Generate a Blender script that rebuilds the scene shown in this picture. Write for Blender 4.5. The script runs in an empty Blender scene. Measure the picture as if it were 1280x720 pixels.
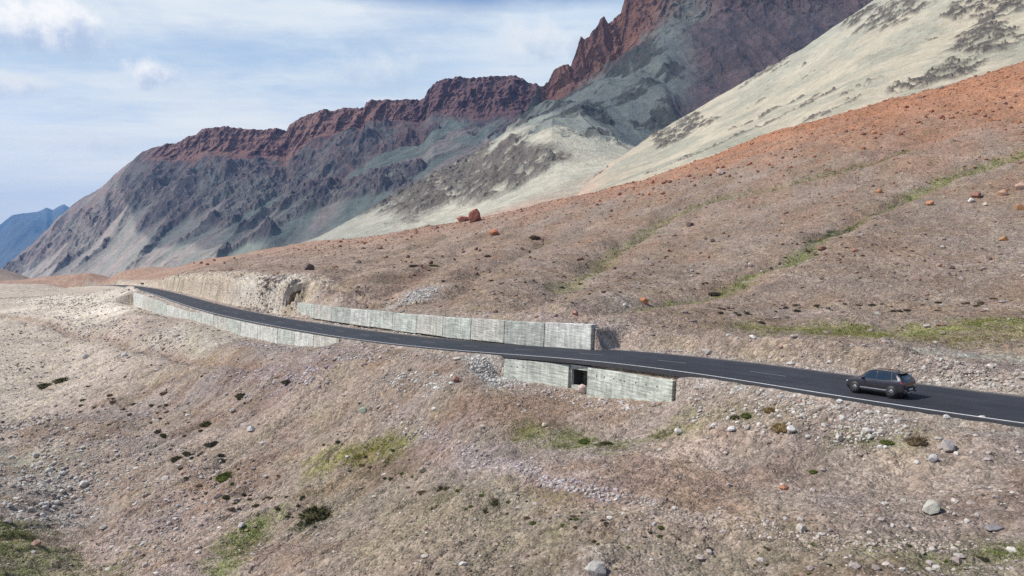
import bpy, math, random, time
import numpy as np
from mathutils import Vector, Matrix
T00 = time.time()
rng = np.random.default_rng(7)
random.seed(7)
K = 1.2                    # metres per survey unit
ZC = 9.0 * K               # camera height above the road beside the car
FPX = 900.0
PITCH = math.atan(60 / 900.)
SCN = bpy.context.scene
COL = SCN.collection
f4 = np.float32
# ------------------------------------------------------------------ survey helpers
def W(u, v, D):
    """point seen in direction (u, v) at forward distance D (survey units)"""
    u = np.asarray(u, float); v = np.asarray(v, float); D = np.asarray(D, float) * K
    dy = math.cos(PITCH) * FPX + math.sin(PITCH) * (360 - v)
    dz = -math.sin(PITCH) * FPX + math.cos(PITCH) * (360 - v)
    return np.stack([D * (u - 640) / dy, D + 0 * u, ZC + D * dz / dy], -1)

def proj(x, y, z):
    q = z - ZC
    d = y * math.cos(PITCH) - q * math.sin(PITCH)
    h = y * math.sin(PITCH) + q * math.cos(PITCH)
    return 640 + FPX * x / d, 360 - FPX * h / d

# ------------------------------------------------------------------ noise
_G = 4096
_r = np.random.default_rng(11)
_a = _r.uniform(0, 2 * np.pi, _G)
GX, GY = np.cos(_a).astype(f4), np.sin(_a).astype(f4)
_g3 = _r.normal(size=(_G, 3)); _g3 /= np.linalg.norm(_g3, axis=1)[:, None]
G3 = _g3.astype(f4)
def _h(ix, iy, iz):
    return ((ix * 73856093) ^ (iy * 19349663) ^ (iz * 83492791)) & (_G - 1)
def noise2(x, y, seed=0):
    x0 = np.floor(x); y0 = np.floor(y)
    fx = (x - x0).astype(f4); fy = (y - y0).astype(f4)
    ix = x0.astype(np.int64); iy = y0.astype(np.int64)
    ux = fx * fx * fx * (fx * (fx * 6 - 15) + 10); uy = fy * fy * fy * (fy * (fy * 6 - 15) + 10)
    def c(dx, dy):
        h = _h(ix + dx, iy + dy, seed)
        return GX[h] * (fx - dx) + GY[h] * (fy - dy)
    a = c(0, 0); b = c(1, 0); a = a + ux * (b - a)
    b = c(0, 1); d = c(1, 1); b = b + ux * (d - b)
    return (a + uy * (b - a)) * 1.5
def noise3(x, y, z, seed=0):
    x0 = np.floor(x); y0 = np.floor(y); z0 = np.floor(z)
    fx = (x - x0).astype(f4); fy = (y - y0).astype(f4); fz = (z - z0).astype(f4)
    ix = x0.astype(np.int64); iy = y0.astype(np.int64); iz = z0.astype(np.int64) + seed * 57
    s = lambda t: t * t * t * (t * (t * 6 - 15) + 10)
    ux, uy, uz = s(fx), s(fy), s(fz)
    def c(dx, dy, dz):
        h = _h(ix + dx, iy + dy, iz + dz)
        return G3[h, 0] * (fx - dx) + G3[h, 1] * (fy - dy) + G3[h, 2] * (fz - dz)
    def l(a, b, t): return a + t * (b - a)
    return l(l(l(c(0,0,0), c(1,0,0), ux), l(c(0,1,0), c(1,1,0), ux), uy),
             l(l(c(0,0,1), c(1,0,1), ux), l(c(0,1,1), c(1,1,1), ux), uy), uz) * 1.4
def fbm(x, y, wl, octv=4, seed=0, gain=.5):
    s = 0; a = 1; t = 0; f = 1. / wl
    for i in range(octv):
        s = s + a * noise2(x * f + 17.3 * i, y * f - 9.1 * i, seed + i); t += a; a *= gain; f *= 2.07
    return s / t
def ridged(x, y, wl, octv=4, seed=0, gain=.5):
    s = 0; a = 1; t = 0; f = 1. / wl; w = 1
    for i in range(octv):
        n = 1 - np.abs(noise2(x * f + 5.3 * i, y * f + 3.1 * i, seed + i)) * 1.6
        n = np.clip(n, 0, 1) ** 2
        s = s + a * n * w; w = np.clip(n * 1.6, 0, 1); t += a; a *= gain; f *= 2.1
    return s / t
def fbm3(x, y, z, wl, octv=3, seed=0):
    s = 0; a = 1; t = 0; f = 1. / wl
    for i in range(octv):
        s = s + a * noise3(x * f + i * 7.1, y * f, z * f, seed + i); t += a; a *= .5; f *= 2.1
    return s / t
def sst(x, a, b):
    t = np.clip((x - a) / (b - a), 0, 1); return t * t * (3 - 2 * t)
def mix(a, b, t):
    return a + (b - a) * t
# ------------------------------------------------------------------ object helpers
def link(o, parent=None):
    COL.objects.link(o)
    if parent is not None: o.parent = parent
    return o
def tag(o, label=None, cat=None, group=None, kind=None):
    if label: o['label'] = label
    if cat: o['category'] = cat
    if group: o['group'] = group
    if kind: o['kind'] = kind
    return o
def empty(name, loc=(0, 0, 0), rz=0):
    o = bpy.data.objects.new(name, None); o.empty_display_size = .3
    o.location = loc; o.rotation_euler = (0, 0, rz); COL.objects.link(o); return o
def mesh_np(name, V, Fc, mat=None, parent=None, smooth=True, attrs=None, tri=False, mats=None):
    V = np.asarray(V, f4).reshape(-1, 3); Fc = np.asarray(Fc, np.int32)
    k = Fc.shape[1]; n = len(Fc)
    me = bpy.data.meshes.new(name)
    me.vertices.add(len(V)); me.vertices.foreach_set('co', V.ravel())
    me.loops.add(n * k); me.loops.foreach_set('vertex_index', Fc.ravel())
    me.polygons.add(n); me.polygons.foreach_set('loop_start', np.arange(0, n * k, k, dtype=np.int32))
    me.polygons.foreach_set('loop_total', np.full(n, k, np.int32))
    me.polygons.foreach_set('use_smooth', np.full(n, smooth, bool))
    me.update(calc_edges=True)
    for nm, arr in (attrs or {}).items():
        at = me.attributes.new(nm, 'FLOAT_COLOR', 'POINT')
        c = np.ones((len(V), 4), f4); c[:, :3] = arr
        at.data.foreach_set('color', c.ravel())
    if mat: me.materials.append(mat)
    return link(bpy.data.objects.new(name, me), parent)
def mesh_py(name, verts, faces, mat=None, parent=None, smooth=False):
    me = bpy.data.meshes.new(name)
    me.from_pydata([tuple(map(float, v)) for v in verts], [], [tuple(map(int, f)) for f in faces]); me.update()
    if smooth: me.polygons.foreach_set('use_smooth', [True] * len(me.polygons))
    if mat: me.materials.append(mat)
    return link(bpy.data.objects.new(name, me), parent)
def grid_faces(nr, nc):
    i = np.arange((nr - 1) * (nc - 1)); r = i // (nc - 1); c = i % (nc - 1)
    a = r * nc + c
    return np.stack([a, a + 1, a + nc + 1, a + nc], 1)
# ------------------------------------------------------------------ materials
def new_mat(name):
    m = bpy.data.materials.new(name); m.use_nodes = True
    nt = m.node_tree; b = nt.nodes['Principled BSDF']
    return m, nt, b
def nd(nt, t, **kw):
    n = nt.nodes.new(t)
    for k, v in kw.items():
        if k.startswith('_'): setattr(n, k[1:], v)
        else: n.inputs[k].default_value = v
    return n
def ramp(nt, stops):
    r = nt.nodes.new('ShaderNodeValToRGB'); e = r.color_ramp.elements
    while len(e) < len(stops): e.new(.5)
    for q, (p, c) in zip(e, stops):
        q.position = p; q.color = (c, c, c, 1) if not isinstance(c, tuple) else (*c, 1)
    return r
def mul(nt, a, b, fac=1.0, mode='MULTIPLY'):
    m = nt.nodes.new('ShaderNodeMix'); m.data_type = 'RGBA'; m.blend_type = mode; m.inputs[0].default_value = fac
    nt.links.new(a, m.inputs[6]); nt.links.new(b, m.inputs[7]); return m.outputs[2]

def ground_mat(name, scales, bump, pebble=None, spec=.15, amp=(.72, 1.28)):
    """earth: baked mineral colour of the vertex x grain at several scales, bumped"""
    m, nt, b = new_mat(name); L = nt.links
    at = nd(nt, 'ShaderNodeAttribute', _attribute_name='Col')
    tc = nd(nt, 'ShaderNodeTexCoord'); col = at.outputs['Color']; h = None
    for i, (s, st) in enumerate(scales):
        n = nd(nt, 'ShaderNodeTexNoise', Scale=s, Detail=5.0, Roughness=.68); L.new(tc.outputs['Object'], n.inputs['Vector'])
        lo, hi = 1 - (1 - amp[0]) * st, 1 + (amp[1] - 1) * st
        r = nd(nt, 'ShaderNodeMapRange', **{'From Min': .32, 'From Max': .68, 'To Min': lo, 'To Max': hi}); L.new(n.outputs['Fac'], r.inputs['Value'])
        col = mul(nt, col, r.outputs[0])
        if h is None: h = n.outputs['Fac']
        else:
            a = nd(nt, 'ShaderNodeMath', _operation='ADD'); L.new(h, a.inputs[0]); L.new(n.outputs['Fac'], a.inputs[1]); h = a.outputs[0]
    if pebble:
        for ps in pebble:
            vo = nd(nt, 'ShaderNodeTexVoronoi', Scale=ps); L.new(tc.outputs['Object'], vo.inputs['Vector'])
            sep = nd(nt, 'ShaderNodeSeparateColor'); L.new(vo.outputs['Color'], sep.inputs[0])
            r = nd(nt, 'ShaderNodeMapRange', **{'From Min': 0., 'From Max': 1., 'To Min': .74, 'To Max': 1.3}); L.new(sep.outputs[0], r.inputs['Value'])
            col = mul(nt, col, r.outputs[0])
            q = nd(nt, 'ShaderNodeMath', _operation='MULTIPLY'); q.inputs[1].default_value = -.9
            L.new(vo.outputs['Distance'], q.inputs[0])
            a = nd(nt, 'ShaderNodeMath', _operation='ADD'); L.new(h, a.inputs[0]); L.new(q.outputs[0], a.inputs[1]); h = a.outputs[0]
    L.new(col, b.inputs['Base Color']); b.inputs['Roughness'].default_value = .95
    b.inputs['Specular IOR Level'].default_value = spec
    bp = nd(nt, 'ShaderNodeBump', Strength=1.0, Distance=bump); L.new(h, bp.inputs['Height']); L.new(bp.outputs[0], b.inputs['Normal'])
    return m
MG = ground_mat('earth', [(.35, .5), (2.2, .6), (7., .5)], .13, pebble=(2.6, 6.5))
MM = ground_mat('mountain_rock', [(.012, .45), (.05, .6), (.22, .7)], 3.0, spec=.1)
MMf = ground_mat('scree', [(.02, .35), (.11, .5), (.6, .6)], .7, spec=.1)
MB = ground_mat('boulder_rock', [(1.5, .6), (9., .9)], .03)

def flat_mat(name, c, rough=.8, metal=0, n=None, nb=0, spec=.5, coat=0):
    m, nt, b = new_mat(name); L = nt.links
    b.inputs['Base Color'].default_value = (*c, 1); b.inputs['Roughness'].default_value = rough
    b.inputs['Metallic'].default_value = metal; b.inputs['Specular IOR Level'].default_value = spec
    if coat: b.inputs['Coat Weight'].default_value = coat
    tc = nd(nt, 'ShaderNodeTexCoord')
    no = nd(nt, 'ShaderNodeTexNoise', Scale=n or 6., Detail=4.0); L.new(tc.outputs['Object'], no.inputs['Vector'])
    r = nd(nt, 'ShaderNodeMapRange', **{'From Min': .3, 'From Max': .7, 'To Min': .82, 'To Max': 1.15}); L.new(no.outputs['Fac'], r.inputs['Value'])
    rgb = nd(nt, 'ShaderNodeRGB'); rgb.outputs[0].default_value = (*c, 1)
    L.new(mul(nt, rgb.outputs[0], r.outputs[0]), b.inputs['Base Color'])
    if nb:
        bp = nd(nt, 'ShaderNodeBump', Strength=.6, Distance=nb); L.new(no.outputs['Fac'], bp.inputs['Height']); L.new(bp.outputs[0], b.inputs['Normal'])
    return m

def concrete_mat(name, c, lines=1.0):
    m, nt, b = new_mat(name); L = nt.links
    tc = nd(nt, 'ShaderNodeTexCoord')
    rgb = nd(nt, 'ShaderNodeRGB'); rgb.outputs[0].default_value = (*c, 1); col = rgb.outputs[0]
    for s, d, lo, hi, sc in ((.5, 4, .82, 1.1, (1, 1, 1)), (3., 6, .84, 1.1, (1, 1, 3.)), (1.6, 3, .66, 1.08, (.3, .3, 5.)), (14., 3, .9, 1.06, (1, 1, 1)), (2.2, 4, .72, 1.06, (1, 1, .12))):
        mp = nd(nt, 'ShaderNodeMapping'); mp.inputs['Scale'].default_value = sc; L.new(tc.outputs['Object'], mp.inputs[0])
        n = nd(nt, 'ShaderNodeTexNoise', Scale=s, Detail=float(d), Roughness=.65); L.new(mp.outputs[0], n.inputs['Vector'])
        r = nd(nt, 'ShaderNodeMapRange', **{'From Min': .38, 'From Max': .60, 'To Min': lo, 'To Max': hi}); L.new(n.outputs['Fac'], r.inputs['Value'])
        col = mul(nt, col, r.outputs[0])
        last = n.outputs['Fac']
    # board marks of the shuttering: thin darker joints every 0.3 m of height, broken up
    sp = nd(nt, 'ShaderNodeSeparateXYZ'); L.new(tc.outputs['Object'], sp.inputs[0])
    wob = nd(nt, 'ShaderNodeTexNoise', Scale=.7, Detail=2.0); L.new(tc.outputs['Object'], wob.inputs['Vector'])
    a = nd(nt, 'ShaderNodeMath', _operation='MULTIPLY_ADD'); a.inputs[1].default_value = .25; L.new(wob.outputs['Fac'], a.inputs[0]); L.new(sp.outputs['Z'], a.inputs[2])
    md = nd(nt, 'ShaderNodeMath', _operation='PINGPONG'); md.inputs[1].default_value = .17; L.new(a.outputs[0], md.inputs[0])
    r = nd(nt, 'ShaderNodeMapRange', **{'From Min': .0, 'From Max': .035, 'To Min': .62, 'To Max': 1.}); L.new(md.outputs[0], r.inputs['Value'])
    brk = nd(nt, 'ShaderNodeTexNoise', Scale=1.3, Detail=3.0); L.new(tc.outputs['Object'], brk.inputs['Vector'])
    rb = nd(nt, 'ShaderNodeMapRange', **{'From Min': .42, 'From Max': .58, 'To Min': 0., 'To Max': lines}); L.new(brk.outputs['Fac'], rb.inputs['Value'])
    mx = nt.nodes.new('ShaderNodeMix'); mx.data_type = 'RGBA'; L.new(rb.outputs[0], mx.inputs[0]); mx.inputs[6].default_value = (1, 1, 1, 1); L.new(r.outputs[0], mx.inputs[7])
    col = mul(nt, col, mx.outputs[2])
    L.new(col, b.inputs['Base Color']); b.inputs['Roughness'].default_value = .9; b.inputs['Specular IOR Level'].default_value = .2
    bp = nd(nt, 'ShaderNodeBump', Strength=.7, Distance=.02); L.new(last, bp.inputs['Height']); L.new(bp.outputs[0], b.inputs['Normal'])
    return m
# ------------------------------------------------------------------ the road line (white line on the valley side), surveyed, in metres
RN = np.array([[-430.,690.,-38.],[-330.,562.,-25.],[-237.,432.,-17.8],[-165.,318.,-12.5],[-108.25,219.78,-7.86],[-81.14,174.9,-6.51],[-65.34,151.51,-6.12],[-49.62,131.84,-5.69],
 [-39.51,118.65,-5.22],[-31.19,107.28,-4.64],[-22.71,94.86,-3.92],[-13.38,82.13,-3.02],[-5.68,72.39,-2.16],[-0.98,66.96,-1.68],[3.78,62.43,-1.18],
 [7.94,57.09,-.76],[10.28,53.59,-.54],[13.32,49.43,-.25],[15.95,44.64,-.03],[18.28,41.06,.13],[19.42,39.22,.19],[21.42,36.51,.28],[24.19,33.52,.36],
 [26.67,31.08,.39],[33.,25.5,.42],[40.,20.,.45]]) * K
def catmull(P, n):
    out = []
    for i in range(len(P) - 1):
        p0 = P[max(i - 1, 0)]; p1 = P[i]; p2 = P[i + 1]; p3 = P[min(i + 2, len(P) - 1)]
        d1 = np.linalg.norm(p2 - p1)
        m1 = (p2 - p0) / (np.linalg.norm(p2 - p1) + np.linalg.norm(p1 - p0) + 1e-9) * d1
        m2 = (p3 - p1) / (np.linalg.norm(p3 - p2) + np.linalg.norm(p2 - p1) + 1e-9) * d1
        for k in range(n):
            t = k / n; t2 = t * t; t3 = t2 * t
            out.append((2*t3-3*t2+1)*p1 + (t3-2*t2+t)*m1 + (-2*t3+3*t2)*p2 + (t3-t2)*m2)
    out.append(P[-1]); return np.array(out)
# smooth the survey slightly, keeping both ends
for _ in range(2):
    RN[1:-1] = RN[1:-1] * .6 + (RN[:-2] + RN[2:]) * .2
RD = catmull(RN, 8)
def arclen(P): return np.concatenate([[0], np.cumsum(np.linalg.norm(np.diff(P[:, :2], axis=0), axis=1))])
RS = arclen(RD)
s_even = np.arange(0, RS[-1], 1.0)
RE = np.stack([np.interp(s_even, RS, RD[:, i]) for i in range(3)], 1)
ker = np.hanning(13); ker /= ker.sum()
REs = RE.copy()
for i in range(3):
    pad = np.concatenate([2 * RE[0, i] - RE[6:0:-1, i], RE[:, i], 2 * RE[-1, i] - RE[-2:-8:-1, i]])
    REs[:, i] = np.convolve(pad, ker, 'valid')
RE = REs
TG = np.gradient(RE[:, :2], axis=0); TG /= np.linalg.norm(TG, axis=1)[:, None]
NR = np.stack([-TG[:, 1], TG[:, 0]], 1)           # towards the hill side
RW = 7.0 * K                                      # between the two edge lines
def road_pt(s, lat, dz=0.):
    x = np.interp(s, s_even, RE[:, 0]); y = np.interp(s, s_even, RE[:, 1]); z = np.interp(s, s_even, RE[:, 2])
    nx = np.interp(s, s_even, NR[:, 0]); ny = np.interp(s, s_even, NR[:, 1])
    return np.stack([x + nx * lat, y + ny * lat, z + dz + 0 * s], -1)
def poly_dist(x, y, P, chunk=60000):
    """signed lateral distance (left of the direction +), arc position and unsigned distance to a polyline"""
    A = P[:-1, :2].astype(f4); B = P[1:, :2].astype(f4); d = B - A; L2 = (d ** 2).sum(1); L = np.sqrt(L2); S = np.concatenate([[0], np.cumsum(L)])[:-1]
    n = len(x); lat = np.empty(n, f4); s = np.empty(n, f4); ds = np.empty(n, f4)
    for i in range(0, n, chunk):
        px = x[i:i+chunk, None].astype(f4) - A[None, :, 0]; py = y[i:i+chunk, None].astype(f4) - A[None, :, 1]
        t = np.clip((px * d[:, 0] + py * d[:, 1]) / L2, 0, 1)
        ex = px - t * d[:, 0]; ey = py - t * d[:, 1]; q = ex * ex + ey * ey
        j = q.argmin(1); r = np.arange(len(j))
        cr = (d[j, 0] * py[r, j] - d[j, 1] * px[r, j])
        ds[i:i+chunk] = np.sqrt(q[r, j]); lat[i:i+chunk] = np.sign(cr) * ds[i:i+chunk]; s[i:i+chunk] = S[j] + t[r, j] * L[j]
    return lat, s, ds
RC = RE[::3]                                      # coarser copy for distance queries
SC_ = arclen(RC)
# ------------------------------------------------------------------ walls (front top edge), surveyed
def wline(pts): return W(*np.array(pts, float).T)
WALL_L = wline([(166,366,262),(169,367,250),(190,374.5,205),(208,381,184),(237,390,162),(254,392,150)])
_s = []
for u_ in (270, 303, 342, 380, 424.5):
    # just outside the asphalt
    uu, vv = proj(*road_pt(s_even, -0.75).T); s0 = np.interp(u_, uu[:len(uu)], s_even)
    _s.append(road_pt(np.array([s0]), -0.75)[0] + [0, 0, -.28])
WALL_L = np.vstack([WALL_L, _s])
WALL_B = wline([(371,378.6,137),(405,382.6,124.5),(438,385.8,114.5),(491,391,101.5),(521,393.5,95),(554,396.5,88.5),(589,398.7,83),(631,401.2,77.5),(681,404,72.2),(740,406.4,67.2)])
CUL_L = wline([(630.5,448.5,66.2),(670,452,63.2),(711,456,60.3)])
CUL_R = wline([(735,459.5,58.2),(785,466.5,54.4),(841,476,50.6)])
CUL = np.vstack([CUL_L, CUL_R])
# ------------------------------------------------------------------ hill and valley side: height through surveyed spots
ctl = [# skyline of the brown hillside
(-80,362,800),(0,354,790),(60,349,720),(110,343.5,640),(150,340,560),(250,326,460),(400,302,380),(560,280,335),(700,251,320),(820,220,310),(950,175,300),(1100,130,280),(1280,78,260),(1400,42,250),(1600,-10,230),
# slope above the road
(150,347,500),(110,349,600),(200,349,235),(250,356,178),(250,345,250),(250,335,340),(300,364,152),(340,353,148),(360,352,146),(372,357,138),(330,335,230),(400,360,132),(400,340,190),(400,318,290),
(440,380,125),(500,385,112),(600,391,92),(700,398,77),(740,401,73),(560,365,115),(560,330,170),(560,300,255),(700,360,108),(700,320,160),(700,280,235),(640,385,90),
(850,432,62),(850,380,90),(850,330,135),(850,270,205),(950,412,72),(1000,438,54),(1000,380,88),(1000,300,130),(1000,230,195),(1100,420,64),(1100,395,77),(1150,452,48),
(1280,468,43.5),(1280,440,52),(1280,395,70),(1280,340,95),(1280,300,113),(1280,200,165),(1280,130,210),(1400,440,48),(1400,300,100),(1400,150,165),(1600,300,90),(1600,150,140),
# valley side
(0,361,600),(60,356,560),(0,372,400),(100,366,370),(0,392,290),(100,390,250),(130,364,300),(160,386,225),(0,420,210),(200,402,163),(100,440,165),(200,440,130),(0,480,140),(236,402,158),(268,409,134),(300,419,120),(343,427,108),(300,445,104),(0,540,100),(100,540,92),(200,500,100),
(0,620,66),(0,720,46),(100,640,62),(200,600,68),(200,720,44),(300,500,88),(300,620,58),(400,436,92),(425,432,91),(400,460,82),(400,500,75),(400,620,52),(450,720,33),(470,436,81),(540,444,73),(500,460,72),(500,540,59),(600,455,66),(600,480,61),(600,520,53),(600,600,43),(640,720,28),
(630,474,65.5),(670,480,62.2),(703,484,59.8),(738,495,57),(785,500,53.5),(828,503,50.2),(740,530,50),(740,580,42),(850,484,49.6),(870,520,45.5),(850,600,36),(850,720,26),(930,492,45),(1000,560,38),(1000,640,30),(1000,720,23),(1040,510,39.4),(1150,530,36),(1150,620,30),(1280,548,32),(1280,640,26.5),(1280,720,21.5),(1400,720,20),(1400,600,27),
(0,1100,22),(200,1100,20),(450,1100,17),(640,1100,13),(850,1100,12),(1000,1100,11.3),(1280,1100,11),(-300,720,50),(-300,480,150),(-300,400,260),(-300,600,80),(1600,720,17),(1600,1100,10),(1900,640,19),(1900,1000,10.5),(2300,560,22),(1700,480,36),(2100,420,40),(-700,700,60),(-700,480,170)]
C = W(*np.array(ctl, float).T)
extra = []
for (u, v, D) in ctl[:15]:
    p = W(u, v, D)
    for k_, dz in ((1.12, -3.), (1.35, -22.), (2.2, -80.), (3.2, -150)):
        q = p * [k_, k_, 1] + [0, 0, dz]; extra.append(q)
_su = proj(*RE.T)[0]
for i in range(10, len(RE), 24):
    if _su[i] < 166:
        extra.append(road_pt(s_even[i:i+1], -8.)[0] + [0, 0, -2.6]); extra.append(road_pt(s_even[i:i+1], RW + 11.)[0] + [0, 0, 3.2])
C = np.vstack([C, np.array(extra)])
def pc(x, y):
    r = np.hypot(x, y); az = np.arctan2(x, y)
    return np.clip(az, -.95, .95) * 1.6, np.log(np.clip(r, 15.5, 2600))
CA, CB = pc(C[:, 0], C[:, 1])
def tps(r2): return np.where(r2 > 1e-12, .5 * r2 * np.log(r2 + 1e-12), 0)
n = len(CA)
M_ = np.zeros((n + 3, n + 3)); M_[:n, :n] = tps((CA[:, None] - CA) ** 2 + (CB[:, None] - CB) ** 2) + np.eye(n) * 2e-4
M_[:n, n:] = np.stack([np.ones(n), CA, CB], 1); M_[n:, :n] = M_[:n, n:].T
WT = np.linalg.solve(M_, np.concatenate([C[:, 2], np.zeros(3)]))
# table of the spline on a fine polar lattice, looked up bilinearly
GA = np.linspace(-.96 * 1.6, .96 * 1.6, 700); GB = np.linspace(math.log(15.4), math.log(2620), 620)
tab = np.zeros((len(GB), len(GA)))
for i, b_ in enumerate(GB):
    tab[i] = tps((GA[:, None] - CA) ** 2 + (b_ - CB) ** 2) @ WT[:n] + WT[n] + WT[n+1] * GA + WT[n+2] * b_
def base(x, y):
    a, b = pc(x, y)
    fa = np.clip((a - GA[0]) / (GA[1] - GA[0]), 0, len(GA) - 1.001); fb = np.clip((b - GB[0]) / (GB[1] - GB[0]), 0, len(GB) - 1.001)
    ia = fa.astype(int); ib = fb.astype(int); ta = fa - ia; tb = fb - ib
    return (tab[ib, ia] * (1-ta) + tab[ib, ia+1] * ta) * (1-tb) + (tab[ib+1, ia] * (1-ta) + tab[ib+1, ia+1] * ta) * tb
def hit_fn(fn, u, v, dmin=12., dmax=1400.):
    D = np.exp(np.linspace(math.log(dmin), math.log(dmax), 3500))
    P = W(u, v, D / K); z = fn(P[:, 0], P[:, 1])
    j = np.argmax(P[:, 2] <= z)
    if P[j, 2] > z[j]: return None
    t = 0 if j == 0 else (P[j-1, 2] - z[j-1]) / ((P[j-1, 2] - z[j-1]) + (z[j] - P[j, 2]) + 1e-9)
    D_ = mix(D[max(j-1, 0)], D[j], t)
    return W(u, v, D_ / K)
def trace(pts, fn=base):
    out = [hit_fn(fn, u, v) for u, v in pts]
    return np.array([p for p in out if p is not None])
GUL = [ # (surveyed course, depth m, half width m, side berm)
 (trace([(1285,192),(1240,206),(1180,226),(1140,245),(1100,262),(1060,282),(1035,297),(1005,315),(960,335),(905,358),(850,374),(800,384),(740,392)]), .9, 2.6),
 (trace([(905,247),(847,265),(815,285),(783,303),(742,332),(704,357),(668,380)]), 1.5, 4.0),
 (trace([(735,285),(684,300),(640,325),(608,338),(580,356),(553,372)]), 1.3, 3.4),
 (trace([(660,280),(617,293),(580,312),(541,335),(510,352),(482,368)]), 1.2, 3.4),
 (trace([(560,296),(520,308),(470,326),(430,345),(404,362)]), .9, 3.4),
 (trace([(1280,130),(1180,165),(1080,205),(980,232),(905,247)]), .9, 3.5),
 (trace([(410,480),(380,505),(345,535),(300,560),(262,600),(225,650)]), .7, 1.6),
 (trace([(0,398),(60,405),(130,418),(190,437),(260,447),(330,452)]), 1.3, 2.2),
 (trace([(0,560),(70,590),(110,640),(90,720)]), 1.4, 4.0),
]
VISL = [(160,5.3),(169,5.1),(208,3.4),(237,1.95),(252,2.4),(267,2.6),(300,3.0),(343,2.8),(367,2.4),(391,1.9),(424,1.35)]
VISC = [(630,2.1),(703,2.3),(738,2.75),(785,2.45),(834,1.85)]
def wall_blend(x, y, P, pad):
    lat, s, ds = poly_dist(x, y, P); L = arclen(P)
    zt = np.interp(s, L, P[:, 2]); ends = sst(s, -.01, .02) * 0 + 1
    # distance beyond the two ends
    d0 = (x - P[0, 0]) * (P[0, 0] - P[1, 0]) + (y - P[0, 1]) * (P[0, 1] - P[1, 1]); d0 = d0 / np.hypot(*(P[0] - P[1])[:2])
    d1 = (x - P[-1, 0]) * (P[-1, 0] - P[-2, 0]) + (y - P[-1, 1]) * (P[-1, 1] - P[-2, 1]); d1 = d1 / np.hypot(*(P[-1] - P[-2])[:2])
    beyond = np.maximum(np.maximum(d0, d1), 0)
    return lat, s, zt, beyond, ds
MOUNDS = [(990,556,1.0,3.0),(880,540,.5,2.4),(560,490,.7,2.6),(1110,452,.9,3.),(960,440,.6,3.4),(740,712,.35,.8),(1010,500,.3,1.5)]
MW = []
for (u, v, h, w) in MOUNDS:
    p = hit_fn(base, u, v); MW.append((p[0], p[1], h, w))
NICHE = road_pt(np.array([806.5]), RW + 6.3)[0]
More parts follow.
